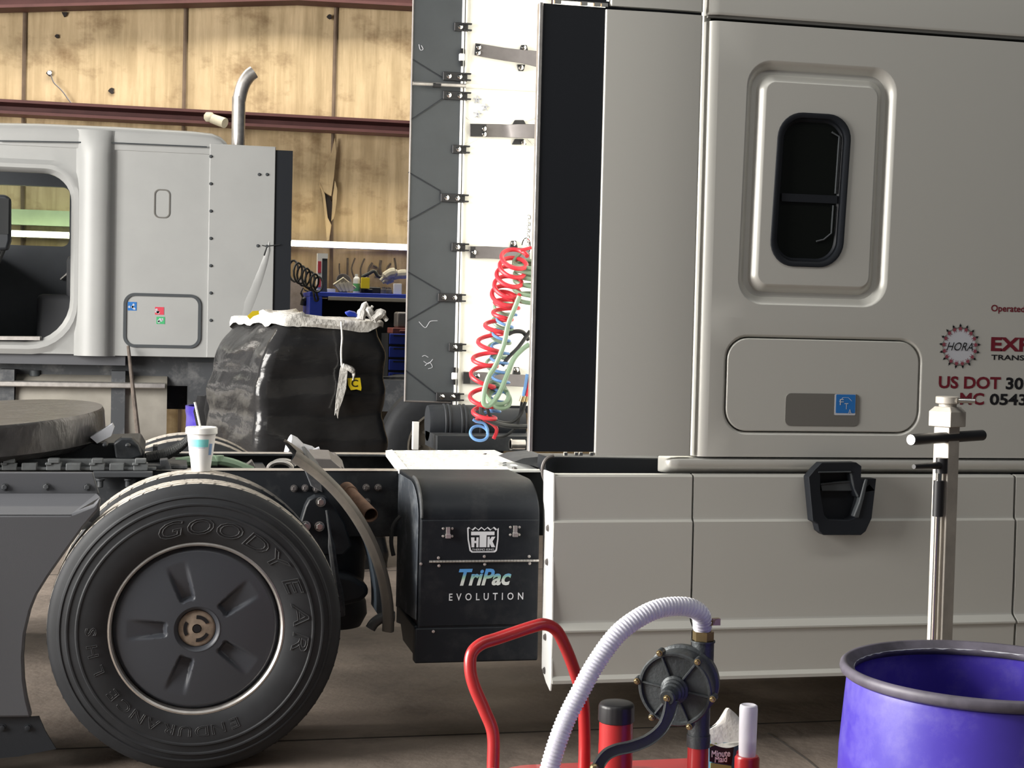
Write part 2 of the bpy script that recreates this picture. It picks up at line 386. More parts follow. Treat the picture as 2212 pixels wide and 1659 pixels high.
def girt(z0, z1, xs_z, name):
    g = MB()
    loops = []
    for x, dz in xs_z:
        a, b = z0 + dz, z1 + dz
        loops.append([Vector(p) for p in ((x, 16.98, b), (x, 16.72, b), (x, 16.72, b - .03), (x, 16.76, b - .034), (x, 16.90, b - .05), (x, 16.90, a + .05), (x, 16.76, a + .034), (x, 16.70, a + .03), (x, 16.70, a), (x, 16.98, a))])
    g.loft(loops, True, (True, True))
    return struct(g.build(name, 'maroon', smooth=False))
girt(3.625, 3.775, [(-9, .0), (0.2, 0), (9, 0)], 'trim_1')
girt(4.96, 5.30, [(-9, -1.0), (-1.7, -.26), (1.36, .03), (2.6, .05), (9, .1)], 'trim_2')

# yellowed foam pipe wrap stuck on the girt
fp = MB(); a = PX(458, 256, 16.6); b = PX(486, 266, 16.5)
fp.cyl(a, b, 0.05, 0.055, 14); fp.cyl(PX(456, 255, 16.62), PX(455, 255, 16.76), .035, .035, 10); fp.sphere(PX(452, 253, 16.6), 0.06, 10, sc=(1, .9, 1)); fp.cyl(PX(461, 257, 16.6), PX(464, 258, 16.59), .035, .035, 12)
tag(solo(fp.build('foam_pipe_wrap', 'paper')), 'cream foam wrapped pipe end poking out over the maroon girt', 'pipe')

# ------------------------------------------------------------------ LED tube lights on the back wall
def tube_light(x0, x1, label):
    z = 2.398
    o = thing('tube_light', label, 'light', ((x0 + x1) / 2, 16.8, z), 'LED tube lights above the workbench')
    m = MB(); m.tube([(x0 + .03, 16.80, z), (x1 - .03, 16.80, z)], 0.027, 14); m.build('tube', 'led', o)
    for e_ in (x0, x1 - .035):
        m = MB(); m.cyl((e_, 16.8, z), (e_ + .035, 16.8, z), .029); m.build('end_cap', 'whitepaint', o)
    m = MB(); m.box(x0, x1, 16.825, 16.99, z - .03, z + .04); m.build('housing', 'whitepaint', o, bevel=.005)
tube_light(1.02, 2.70, 'glowing LED tube right of the background truck, above the workbench')
tube_light(-2.05, -0.72, 'glowing LED tube seen through the background truck cab window')
m = MB(); m.box(-2.4, -0.3, 16.88, 17.0, 2.50, 2.66)
tag(solo(m.build('wall_board', mat('pale_green_board', (0.42, 0.52, 0.36), 0.7, var=0.15))), 'pale green board on the back wall seen through the truck cab', 'board')

# ------------------------------------------------------------------ workbench and what is on it
zb = 1.87
wbn = thing('workbench', 'blue steel workbench against the back wall with dark open underside', 'workbench', (2.3, 16.4, 0))
m = MB(); m.box(1.47, 3.3, 16.02, 16.8, zb - .05, zb); m.build('worktop', 'benchblue', wbn, bevel=.006)
m = MB(); m.box(1.66, 3.3, 15.99, 16.05, zb - .085, zb - .045); m.build('front_edge', 'benchgrey', wbn, bevel=.004)
for x in (1.47, 3.2):
    m = MB(); m.box(x, x + .13, 16.02, 16.8, 0, zb - .05); m.build('leg', 'benchblue', wbn, bevel=.006)
m = MB(); m.box(1.6, 3.2, 16.62, 16.7, 0.05, zb - .06); m.build('back_panel', 'darkbox', wbn)
m = MB(); m.box(1.6, 3.2, 16.06, 16.6, 0.9, 0.94); m.build('shelf', 'darkbox', wbn)
def bx(px0, py0, px1, py1, Y): a = PX(px0, py1, Y); b = PX(px1, py0, Y); return a.x, b.x, a.z, b.z
# tall red and white box
x0, x1, z0, z1 = bx(684, 549, 706, 616, 16.2)
o = thing('tall_box', 'tall red and white box standing at the left end of the workbench', 'box', ((x0 + x1) / 2, 16.2, zb))
m = MB(); m.box(x0, x1, 16.12, 16.22, zb + .001, z1); m.build('carton', 'slate', o, bevel=.003)
m = MB(); m.box(x0 - .003, x0 + .045, 16.115, 16.222, zb + .02, z1 - .05); m.box(x0 - .003, x1 + .003, 16.115, 16.222, z1 - .05, z1 + .003); m.build('white_label', 'whitepaint', o)
m = MB(); m.box(x0 + .002, x0 + .035, 16.11, 16.118, z1 - .20, z1 - .08); m.box(x0 + .002, x0 + .035, 16.11, 16.118, zb + .05, zb + .15); m.build('red_print', 'stick_red', o)
# spray can
c = PX(770, 617, 16.2); o = thing('spray_can', 'white and green spray can on the workbench', 'can', (c.x, 16.2, zb))
m = MB(); m.lathe([(0, 0), (.036, 0), (.036, .14), (.03, .16), (.016, .175), (0, .175)], (c.x, 16.2, zb + .001), seg=20); m.build('can', 'whitepaint', o)
m = MB(); m.lathe([(.0365, .02), (.0365, .10)], (c.x, 16.2, zb + .001), seg=20); m.build('green_band', 'greencan', o)
m = MB(); m.lathe([(.017, .174), (.017, .2), (0, .2)], (c.x, 16.2, zb + .001), seg=14); m.build('cap', 'whitepaint', o)
# angle grinder / chrome work lamp
c = PX(742, 606, 16.35)
o = thing('work_lamp', 'round metal clamp lamp lying on the workbench', 'lamp', (c.x, 16.35, zb))
m = MB(); m.lathe([(.02, -.08), (.03, -.05), (.06, -.03), (.085, .03), (.088, .03), (.062, -.035), (.03, -.058)], (c.x, 16.4, zb + .115), (.25, -.9, .3), 24); m.build('shade', 'alu', o)
m = MB(); m.lathe([(.0, 0.0), (.04, 0.0), (.04, .05), (.0, .06)], (c.x, 16.4, zb + .10), (.25, -.9, .3), 18); m.build('bulb_cup', 'grey', o)
m = MB(); m.box(c.x - .04, c.x + .04, 16.33, 16.48, zb + .001, zb + .035); m.build('clamp', 'cable', o, bevel=.004)
# crumpled paper
m = MB(); m.prism([PX(a, b, 16.1) + Vector((0, k * .01, 0)) for k, (a, b) in enumerate([(720, 615), (742, 600), (770, 622), (760, 630), (735, 630)])], (0.0, .03, .01))
for k in range(4): m.prism(pts([(724 + 9 * k, 616 - 2 * k), (736 + 8 * k, 608), (744 + 7 * k, 626), (735 + 7 * k, 630)], 16.09 - .004 * k), (0, .01, 0))
tag(solo(m.build('crumpled_paper', 'paper', smooth=False)), 'crumpled cream paper towel draped over the workbench edge', 'paper')
for px0, py0, px1, py1, nm, mm, lb in ((780, 600, 798, 610, 'yellow_switch_box', 'yellow', 'small yellow box with two holes on the workbench'),
                                       (850, 613, 867, 622, 'white_box', 'whitepaint', 'tiny white box near the right end of the workbench'),
                                       (706, 624, 724, 632, 'white_card', 'whitepaint', 'white card lying on the front of the workbench')):
    x0, x1, z0, z1 = bx(px0, py0, px1, py1, 16.15)
    m = MB(); m.box(x0, x1, 16.12, 16.18, zb + .001 if py0 > 605 else zb + .05, max(z1, zb + .02))
    tag(solo(m.build(nm, mm, bevel=.003)), lb, 'box')
x0, x1, z0, z1 = bx(778, 608, 820, 620, 16.3); m = MB(); m.box(x0, x1, 16.2, 16.4, zb + .001, zb + .07); m.box(x0 + .03, x0 + .12, 16.18, 16.2, zb + .02, zb + .05)
tag(solo(m.build('black_tool_case', 'capblack', bevel=.01)), 'black tool case behind the yellow box on the workbench', 'case')
m = MB(); m.tube(pts([(782, 598), (795, 592), (808, 586), (816, 596), (828, 600)], 16.35), .018, 8, smooth=5); m.tube([PX(782, 598, 16.35), PX(780, 612, 16.35)], .018, 8)
tag(solo(m.build('black_air_hose', 'cable')), 'short black air hose heaped behind the tool case', 'hose')
m = MB()
for k, (a, b) in enumerate([((822, 606), (858, 588)), ((838, 600), (884, 592)), ((826, 610), (850, 598))]):
    P = pts([a, ((a[0] + b[0]) / 2, (a[1] + b[1]) / 2 - 6 + 3 * k), b], 16.3 + .05 * k); m.tube(P, [.02, .045, .05, .03], 10, smooth=5)
tag(solo(m.build('shop_rag', 'paper')), 'cream shop rags piled at the right end of the workbench', 'rag')
for k, (px, py) in enumerate([(828, 617), (842, 616), (836, 610)]):
    m = MB(); c = PX(px, py, 16.15); m.lathe([(0, 0), (.03, 0), (.03, .045), (.018, .05), (.018, .07), (0, .07)], (c.x, 16.13 + .05 * k, zb + .001), seg=14)
    tag(solo(m.build('small_jar', 'grey')), ('small dull metal jar left of the white box on the workbench', 'small dull metal jar nearest the white box on the workbench', 'small dull metal jar standing behind two others on the workbench')[k], 'jar')
# clutter stuck to the wall above the bench
m = MB()
for k in range(9):
    a = 735 + 15 * k
    m.tube(pts([(a, 600), (a + random.uniform(-6, 6), 580), (a + random.uniform(-4, 10), 556 + random.uniform(0, 20))], 17.0), .008 + .01 * random.random(), 6, smooth=3)
tag(solo(m.build('hanging_tools', mat('old_tools', (0.16, 0.13, 0.10), 0.7, var=0.4, vscale=20))), 'brown clutter of tools hung on the wall behind the workbench', 'tools')['kind'] = 'stuff'
# coiled black cable at left of bench
m = MB(); P = []
for k in range(90):
    t = k / 89; a = t * 2 * PI * 6.5; c = PX(632 + 58 * t, 583 + 34 * t, 15.86)
    P.append(c + Vector((.055 * math.cos(a), .05 * math.sin(a * .5), .105 * math.sin(a) * (1 - .2 * t))))
m.tube(P, .011, 6); m.tube([P[-1], Vector((1.55, 15.95, 1.80)), Vector((1.52, 15.95, 1.78)), Vector((1.50, 15.96, 1.88)), Vector((1.495, 16.03, zb + .012)), Vector((1.49, 16.3, zb + .012))], .012, 6, smooth=5)
tag(solo(m.build('coiled_cable', 'cable')), 'loose black coiled cable hanging left of the workbench', 'cable')
m = MB(); m.prism(pts([(626, 600), (656, 604), (654, 672), (622, 672)], 16.5), (0, .05, 0))
tag(solo(m.build('leaning_board', mat('dirty_board', (0.46, 0.38, 0.32), 0.8, var=0.35, vscale=8))), 'dirty pale board leaning on the wall left of the workbench', 'board')
m = MB(); m.tube(pts([(650, 632), (656, 645), (661, 655), (667, 662)], 16.42), [.012, .03, .02, .008], 8, smooth=4); m.cyl(PX(656, 650, 16.42), PX(654, 660, 16.42), .03); m.tube([PX(650, 632, 16.42), PX(655, 622, 16.42), Vector((1.455, 16.42, zb + .02)), Vector((1.485, 16.42, zb + .009)), Vector((1.50, 16.5, zb + .009))], .008, 6)
tag(solo(m.build('air_gun', 'capblack')), 'black air gun hanging in front of the dirty board', 'tool')
# blue drawer cabinet under the bench, right of the wrapped load
x0, x1, z0, z1 = bx(838, 722, 905, 776, 15.3)
o = thing('tool_cabinet', 'blue steel tool cabinet partly hidden behind the wrapped load', 'cabinet', ((x0 + x1) / 2, 15.5, 0))
m = MB(); m.box(x0, x1, 15.3, 15.8, 0.02, z1); m.build('body', 'darkbox', o)
zz = z1
for k in range(5):
    m = MB(); m.box(x0 + .01, x1 - .01, 15.28, 15.31, zz - .105, zz); d = m.build('drawer', 'benchblue', o, bevel=.004); zz -= .13
    m = MB(); m.box(x0 + .05, x1 - .05, 15.265, 15.285, zz + .105, zz + .117); m.build('handle', 'darkbox', d)
x0c, x1c, z0c, z1c = bx(853, 679, 900, 712, 15.5)
m = MB(); m.box(x0c, x1c, 15.35, 15.6, z1 + .06, z1 + .06 + (z1c - z0c))
tag(solo(m.build('grey_bin', 'grey', bevel=.02)), 'grey metal bin on top of the blue tool cabinet', 'bin')
m = MB(); m.box(x0c - .05, x1c, 15.32, 15.7, z1 + .001, z1 + .06); m.box(x0c + .02, x0c + .2, 15.31, 15.33, z1 + .01, z1 + .04)
tag(solo(m.build('red_tray', mat('dull_red', (0.22, 0.06, 0.05), 0.6, var=0.3), bevel=.008)), 'dull red tray between grey bin and blue cabinet', 'tray')
# ================================================================== background day cab truck (side plane y = 12.8)
BY = 12.8
tb = thing('day_cab_truck', 'pale grey day cab truck in the background with open door and exhaust stack', 'truck', (-0.4, 14.0, 0))
# side wall with the rounded door opening
hx0, hx1, hz0, hz1 = -2.15, -0.735, 1.35, 2.695
n = 8
hole = rrect((hx0 + hx1) / 2, (hz0 + hz1) / 2, hx1 - hx0, hz1 - hz0, 0.22, n)
# bigger radius in the lower right corner
hole2 = []
for k, (x, z) in enumerate(hole):
    if k <= n:
        a = math.radians(-90 + 90 * k / n); R_ = 0.34; x = hx1 - R_ + R_ * math.cos(a); z = hz0 + R_ + R_ * math.sin(a)
    hole2.append((x, z))
def grow(l, d):
    cx = (hx0 + hx1) / 2; cz = (hz0 + hz1) / 2
    return [(cx + (x - cx) * (1 + d / (hx1 - cx)), cz + (z - cz) * (1 + d / (hz1 - cz))) for x, z in l]
for side, Y0, Y1 in ((0, BY, BY + .09),):
    m = MB(); out = rect_map(hole2, -2.6, -0.66, 1.256, 2.92, n)
    g1 = grow(hole2, .10); g2 = grow(hole2, .06); g3 = grow(hole2, .03)
    m.loft([yl(out, Y0), yl(g1, Y0), yl(g2, Y0 - .03), yl(g3, Y0 - .028), yl(hole2, Y0 + .02), yl(hole2, Y1)])
    m.build('door_frame', 'pearl2', tb)
# rear pillar bulge, back panel and roof
m = MB(); loops = []
prof = [(-0.70, BY), (-0.685, BY - .012), (-0.66, BY - .05), (-0.60, BY - .085), (-0.53, BY - .095), (-0.46, BY - .08), (-0.425, BY - .035), (-0.40, BY - .004), (-0.38, BY), (-0.38, BY + .1), (-0.70, BY + .1)]
for z, q_ in ((1.245, 1), (1.7, 1), (2.4, 1), (2.85, 1), (2.98, .75), (3.05, .35)): loops.append([Vector((x, BY + (y - BY) * q_, z)) for x, y in prof])
m.loft(loops, True, (True, True)); m.build('rear_pillar', 'pearl2', tb, angle=50)
m = MB(); m.box(-0.4, 0.345, BY, BY + .1, 1.25, 2.96); m.box(-.4, -.3, BY + .1, BY + 2.2, 1.25, 2.9)
m.build('cab_side', 'pearl2', tb)
m = MB(); loops = []
# roof cap: rounded along both long edges, rounded down at the rear
for x, t in ((-2.7, 2.93), (-2.3, 3.01), (-1.7, 3.06), (-1.0, 3.085), (-.4, 3.09), (.2, 3.085), (.36, 3.075), (.43, 3.05), (.475, 3.01), (.50, 2.97), (.512, 2.925)):
    half = [(BY - .010, 2.90), (BY - .010, max(2.905, t - .09)), (BY - .005, max(2.91, t - .05)), (BY + .008, max(2.915, t - .018)), (BY + .05, t), (BY + .4, t + .02)]
    loops.append([Vector((x, y, z)) for y, z in half] + [Vector((x, 2 * (BY + 1.2) - y, z)) for y, z in reversed(half)])
m.loft(loops, True, (True, True)); m.build('roof_cap', 'pearl2', tb, angle=60)
m = MB(); m.tube([PX(0, 305, BY - .02) + Vector((0, -.012, 0)), PX(240, 309, BY - .02) + Vector((0, -.012, 0)), PX(447, 318, BY - .02) + Vector((0, -.012, 0))], .006, 5)
m.build('roof_seam', 'slate', tb)
# inside: floor, far door with its window, dash, wheel, seat; greys paled to paint in veiling glare
m = MB()
wl = rrect(-1.50, 2.49, 1.24, .56, .07, n); out = rect_map(wl, -2.6, -.3, 1.2, 2.95, n)
m.loft([yl(out, 15.1), yl(wl, 15.1), yl(wl, 15.2), yl(out, 15.2)]); m.build('far_door', mat('veiled_cab_trim', (0.10, 0.11, 0.125), 0.6, var=0.1), tb)
m = MB(); m.prism(yl(rrect(-1.50, 2.49, 1.26, .58, .07, 4), 15.14), (0, .008, 0)); m.build('far_window', 'pane', tb)
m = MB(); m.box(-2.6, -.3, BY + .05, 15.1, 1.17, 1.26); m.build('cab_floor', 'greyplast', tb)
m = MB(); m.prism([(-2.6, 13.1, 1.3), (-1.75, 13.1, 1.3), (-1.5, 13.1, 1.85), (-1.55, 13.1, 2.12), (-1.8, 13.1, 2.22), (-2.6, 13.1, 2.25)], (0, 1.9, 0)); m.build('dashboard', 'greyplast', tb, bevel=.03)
m = MB(); P = [Vector((-1.36 + .08 * math.cos(a), 13.45 + .22 * math.sin(a), 2.02 + .2 * math.cos(a))) for a in [2 * PI * k / 24 for k in range(25)]]
m.tube(P, .016, 8, caps=False); m.cyl((-1.6, 13.45, 1.9), (-1.37, 13.45, 2.02), .03); m.tube([P[0], P[12]], .012, 6); m.build('steering_wheel', 'cable', tb)
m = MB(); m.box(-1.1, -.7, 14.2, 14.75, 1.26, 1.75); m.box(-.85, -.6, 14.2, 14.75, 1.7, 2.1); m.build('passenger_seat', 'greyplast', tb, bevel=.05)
m = MB(); m.tube([(-0.95, 15.07, 1.9), (-0.85, 15.03, 2.0), (-.78, 15.03, 2.12)], .012, 6, smooth=4); m.build('grab_handle', 'alu', tb)
# outside mirror
m = MB(); m.prism(pts([(-22, 420), (12, 420), (22, 428), (22, 520), (16, 540), (-22, 540)], BY - .35), (0, .12, 0)); mi = m.build('mirror', 'plastic', tb, bevel=.02)
m = MB(); m.box(*[f for f in (PX(-18, 430, 12.4).x, PX(18, 430, 12.4).x)], BY - .36, BY - .352, PX(0, 505, 12.44).z, PX(0, 428, 12.44).z); m.build('mirror_glass', 'chrome', mi)
m = MB(); m.tube([PX(5, 440, BY - .25), PX(5, 432, BY)], .02, 8); m.tube([PX(5, 515, BY - .25), PX(5, 520, BY)], .02, 8); m.build('mirror_arm', 'cable', mi)
# step plate under the opening
m = MB(); m.prism(pts([(-60, 726), (86, 727), (86, 735), (-60, 734)], BY - .03), (0, .2, 0)); m.build('door_sill', 'alu', tb)
m = MB(); m.prism(pts([(8, 746), (42, 747), (42, 758), (8, 757)], BY - .002), (0, .006, 0)); m.build('sill_label', 'slate', tb)
# small oval vent outline and the rubber gasket of the side locker
def ring(mb, cx, cz, wd, ht, r, wid, Y, pr, m=0):
    a = rrect(cx, cz, wd, ht, r); b = rrect(cx, cz, wd - 2 * wid, ht - 2 * wid, max(r - wid, .005))
    mb.loft([yl(a, Y + .002), yl(a, Y - pr), yl(b, Y - pr), yl(b, Y + .002)], m=m); return mb
a = PX(333, 408, BY); b = PX(367, 472, BY)
m = MB(); ring(m, (a.x + b.x) / 2, (a.z + b.z) / 2, b.x - a.x, a.z - b.z, .045, .010, BY, .006); m.build('vent_outline', 'dent', tb)
a = PX(267, 632, BY); b = PX(433, 753, BY)
m = MB(); ring(m, (a.x + b.x) / 2, (a.z + b.z) / 2, b.x - a.x, a.z - b.z, .09, .024, BY, .014); lk = m.build('locker_door', 'slate', tb)
m = MB(); m.prism(yl(rrect((a.x + b.x) / 2, (a.z + b.z) / 2, b.x - a.x - .04, a.z - b.z - .04, .07), BY - .004), (0, .003, 0)); m.build('locker_panel', 'pearl2', lk)
for px0, py0, px1, py1, c, nm in ((276, 652, 295, 671, 'blue', 'blue_sticker'), (335, 663, 354, 680, 'stick_red', 'red_sticker'), (338, 684, 356, 700, 'stick_green', 'green_sticker')):
    a = PX(px0, py0, BY); b = PX(px1, py1, BY); m = MB(); m.box(a.x, b.x, BY - .0065, BY - .003, b.z, a.z)
    for k in range(5):
        u, v = random.uniform(.15, .75), random.uniform(.15, .75); x = a.x + (b.x - a.x) * u; z = b.z + (a.z - b.z) * v
        m.prism([Vector((x + .012 * math.cos(q) * random.uniform(.5, 1.2), BY - .0075, z + .012 * math.sin(q) * random.uniform(.5, 1.2))) for q in (0, 1.1, 2.2, 3.4, 4.6, 5.5)], (0, .0008, 0), 1)
    m.build(nm, [c, 'vinyl'], lk, smooth=False)
# extender panel, rivets, dent crease and black rubber flap behind it
m = MB(); m.box(.343, .874, BY - .02, BY + .03, 1.25, 2.985); ex = m.build('side_extender', 'pearl2', tb, bevel=.006)
for k in range(7):
    c = PX(455.5, 338 + 59 * k, BY - .02); m = MB(); m.bolt(c, .010, h=.012); m.build('rivet', 'slate', ex)
for px, py in ((560, 377), (577, 377), (557, 531), (577, 532)):
    c = PX(px, py, BY - .02); m = MB(); m.bolt(c, .010, h=.012); m.build('rivet', 'slate', ex)
m = MB(); loops = []
for a_, b_, wd_, h_ in ((582, 522, 1, .002), (580, 540, 5, .014), (570, 575, 9, .014), (556, 615, 12, .011), (540, 655, 14, .008), (528, 690, 12, .002)):
    loops.append([PX(a_ - wd_, b_ - 2, BY - .019), PX(a_, b_, BY - .02 - h_), PX(a_ + wd_ * .7, b_ + 2, BY - .019)])
m.loft(loops, False); m.build('dent_crease', 'pearl2', ex, angle=80)
m = MB(); m.tube(pts([(566, 530), (574, 532), (590, 530), (604, 528)], BY - .026), .004, 5); m.tube(pts([(577, 532), (572, 545), (570, 552)], BY - .026), .004, 5); m.build('crack', 'cable', ex)
m = MB(); m.box(.872, 1.014, BY - .005, BY + .02, 1.25, 2.96); m.build('rubber_flap', 'flap', tb)
# far side extender
m = MB(); m.box(.343, .874, 15.1, 15.15, 1.25, 2.9); m.build('side_extender', 'pearl2', tb)
m = MB(); m.box(-.3, -.25, BY + .1, 15.1, 1.25, 2.9); m.build('cab_back', 'pearl2', tb)
# exhaust stack
a = PX(514, 322, 13.15); st = MB(); R_ = .056
st.tube([(a.x, 13.15, 2.0), (a.x, 13.15, 3.30), (a.x + .003, 13.15, 3.40), (a.x + .03, 13.15, 3.52), (a.x + .075, 13.15, 3.60), (a.x + .12, 13.15, 3.64)], [R_] * 6, 20, smooth=5)
st.build('exhaust_stack', 'alu', tb)
# chassis, fuel tanks with straps, step bar; frame and straps paled to paint in glare
m = MB(); m.box(-2.8, 3.4, 13.55, 13.65, .78, 1.06); m.box(-2.8, 3.4, 14.35, 14.45, .78, 1.06); m.box(-2.8, .9, 13.1, 14.9, 1.0, 1.24); m.box(.2, .9, 13.0, 13.5, .35, 1.2); m.build('chassis_frame', 'dust_and_veil', tb)
for x0, x1 in ((-2.3, -1.27), (-1.16, -.41), (-.30, .035)):
    m = MB(); m.prism([Vector((x0, y, z)) for y, z in [(13.28 + .30 * math.cos(t) * abs(math.cos(t)) ** -.4 if abs(math.cos(t)) > 1e-6 else 13.28, .76 + .34 * math.sin(t) * abs(math.sin(t)) ** -.4 if abs(math.sin(t)) > 1e-6 else .76) for t in [2 * PI * k / 28 + .01 for k in range(28)]]], (x1 - x0, 0, 0)); tk = m.build('fuel_tank', 'tank', tb)
m = MB(); m.cyl(PX(75, 812, 13.1), PX(75, 800, 13.1), .045); m.build('tank_cap', 'slate', tb)
m = MB(); m.box(-2.5, .022, 12.86, 13.0, .985, 1.03); m.build('step_bar', 'alu', tb, bevel=.008)
for x in (-1.22, -.355):
    m = MB(); m.box(x - .055, x + .055, 12.93, 13.1, .40, 1.12); m.build('tank_strap', 'dust_and_veil', tb)
# wheels of the background truck
def simple_wheel(parent, x, y, r=.5, wd=.28, name='wheel', org=None):
    m = MB(); m.lathe([(r * .58, 0), (r * .72, -.012), (r * .88, -.005), (r * .96, .02), (r, .05), (r, wd - .05), (r * .96, wd - .02), (r * .8, wd), (r * .58, wd)], (x, y, r), (0, 1, 0), 56)
    t_ = m.build(name, 'rubber', parent, angle=30)
    m = MB(); m.lathe([(r * .59, -.004), (r * .56, -.006), (r * .54, .02), (r * .50, .07), (r * .30, .10), (r * .22, .10), (r * .2, .04), (0, .04)], (x, y, r), (0, 1, 0), 40)
    for k in range(10):
        a = 2 * PI * k / 10; m.bolt((x + r * .38 * math.cos(a), y + .09, r + r * .38 * math.sin(a)), .016, (0, -1, 0), .02)
    m.build('rim', mat('old_rim', (0.20, 0.18, 0.15), 0.5, 0.5, var=.3), t_); return t_
simple_wheel(tb, 2.32, 12.75, .53)
simple_wheel(tb, 2.32, 14.9, .53)
simple_wheel(tb, -2.5, 12.85, .5); simple_wheel(tb, -2.5, 14.8, .5)

# brown pole leaning on the background truck
m = MB(); a = PX(277, 748, 12.72); b = PX(298, 940, 12.35); d = (b - a); e = a + d * (a.z / -d.z) if d.z < 0 else b
m.tube([a, a + (e - a) * .3, a + (e - a) * .65, e + Vector((0, 0, .02))], [.013, .018, .021, .021], 8)
tag(solo(m.build('leaning_pole', 'bark')), 'weathered brown pole leaning against the side locker of the background truck', 'pole')

# ================================================================== load wrapped in black film
ph = math.radians(15); Cn = PX(563, 690, 9.5); e1 = Vector((math.cos(ph), math.sin(ph), 0)); e2 = Vector((-math.sin(ph), math.cos(ph), 0))
base = Vector((Cn.x, 9.5, 0)); LW, LD, LH = .86, 1.08, 1.56
wp = thing('wrapped_load', 'tall load wrapped in black stretch film with white plastic sheet on top', 'load', tuple(base + e1 * LW / 2 + e2 * LD / 2))
m = MB(); loops = []
NZ = 60; rr = rrect(LW / 2, LD / 2, LW, LD, .07, 6)
def dens(l, k=5):
    o = []
    for i in range(len(l)):
        a, b = l[i], l[(i + 1) % len(l)]; L = math.hypot(b[0] - a[0], b[1] - a[1]); q = max(1, int(L / .06))
        o += [(a[0] + (b[0] - a[0]) * t / q, a[1] + (b[1] - a[1]) * t / q) for t in range(q)]
    return o
rr = dens(rr)
for i in range(NZ + 1):
    z = LH * i / NZ; row = []
    for x, y in rr:
        ux, uy = x - LW / 2, y - LD / 2; L = math.hypot(ux, uy)
        bl = .022 * abs(math.sin(z * PI / .255 + .6)) - .008
        nz_ = mnoise.noise(Vector((x * 3, y * 3, z * 3.5))) * .035 + mnoise.noise(Vector((x * 9, y * 9, z * 14))) * .010
        s_ = 1 + (bl + nz_) / L + (.10 * (1 - z / LH) ** 1.5 * (1 if ux < 0 else .15)) - (.10 * max(0, (z - LH + .18) / .18) ** 2)
        lean = -.05 * (z / LH - .5) if ux > 0 else 0.0
        # left shoulder slopes away near the top
        sh = .12 * max(0, (z - 1.15) / .4) ** 1.3 if ux < -.25 else 0
        p = base + e1 * (LW / 2 + ux * s_ + lean + sh) + e2 * (LD / 2 + uy * s_); p.z = z + (.02 * mnoise.noise(Vector((x * 4, y * 4, 1))) if i == NZ else 0)
        row.append(p)
    loops.append(row)
m.loft(loops, True, (True, True)); m.build('stretch_film', 'film', wp, angle=60)
m = MB(); loops = []
top = loops
ctr = base + e1 * LW / 2 + e2 * LD / 2
edge = []
for x, y in rr:
    ux, uy = (x - LW / 2) * .94, (y - LD / 2) * .94; edge.append((ux, uy))
for q, (s_, dz) in enumerate(((1.02, -.02), (1.025, .0), (1.0, .018), (.8, .03), (.45, .03), (.1, .04))):
    row = []
    for ux, uy in edge:
        p = ctr + e1 * ((ux + .10 * max(0, min(1, (-ux - .1) / .25))) * s_) + e2 * (uy * s_)
        nn = mnoise.noise(Vector((ux * 7, uy * 7, q * .7)))
        p.z = LH + dz + nn * .03 - (.06 * max(0, mnoise.noise(Vector((ux * 5, uy * 5, 9)))) if q == 0 else 0) + (.035 if (ux < -.12 and uy < 0) else 0) * (1 if q > 1 else .3); row.append(p)
    m_row = row; loops.append(row)
m.loft(loops, True, (False, True)); m.build('top_sheet', 'sheet', wp, angle=60)
def onload(px, py, d=0.03):
    """point just in front of the film's front face"""
    dirn = PX(px, py, 9.6) - CAMP; nrm = -e2; t = (base - e2 * d - CAMP).dot(nrm) / dirn.dot(nrm); return CAMP + dirn * t
m = MB(); m.tube([onload(778, 690), onload(783, 668), onload(790, 655), onload(796, 672), onload(806, 690)], [.03, .018, .012, .03, .02], 7, smooth=4); m.tube([onload(795, 675), onload(800, 668), onload(805, 661)], .01, 6)
m.tube([onload(805, 690), onload(822, 678), onload(836, 692)], [.03, .035, .015], 8, smooth=4); m.build('crumpled_end', 'sheet', wp)
m = MB(); m.tube([onload(737, 694, .05), onload(739, 730, .05), onload(737, 760, .05), onload(738, 790, .05)], .007, 6, smooth=3); m.build('string', 'sheet', wp)
m = MB()
poly = [(738, 786), (752, 790), (750, 812), (748, 840), (741, 862), (733, 884), (730, 905), (726, 890), (723, 898), (726, 860), (731, 825), (734, 802)]
m.prism([onload(a, b, .055 + .01 * (k % 2)) for k, (a, b) in enumerate(poly)], (0, .012, 0)); m.tube([onload(740, 790, .055), onload(757, 797, .06), onload(764, 806, .05), onload(762, 822, .05)], [.018, .02, .012, .006], 7, smooth=4)
m.build('white_rag', 'sheet', wp, bevel=.004)
m = MB(); m.prism([onload(a, b, .05) for a, b in ((751, 817), (778, 816), (781, 838), (780, 844), (770, 841), (758, 843), (752, 832))], (0, .004, 0)); yl_ = m.build('yellow_label', 'yellow', wp, smooth=False)
vs, fs = textmesh('C', bold=.01); c0 = onload(759, 836, .052); c1 = onload(773, 836, .052); c2 = onload(759, 820, .052)
a0 = min(v.x for v in vs); a1 = max(v.x for v in vs); b0 = min(v.y for v in vs); b1 = max(v.y for v in vs)
m = MB(); m.add([c0 + (c1 - c0) * ((v.x - a0) / (a1 - a0)) + (c2 - c0) * ((v.y - b0) / (b1 - b0)) for v in vs], fs)
m.build('label_letter', 'ink_black', yl_)
m = MB(); m.prism([onload(a, b, .06) for a, b in ((534, 683), (545, 672), (559, 671), (560, 679), (548, 683), (540, 690))], (0, .006, 0)); m.build('yellow_tag', 'yellow', wp, smooth=False)
m = MB(); m.prism([onload(a, b, .04) for a, b in ((745, 677), (756, 673), (770, 676), (773, 686), (752, 684))], (0, .05, .01)); m.build('blue_wrap_piece', 'benchblue', wp, bevel=.008)
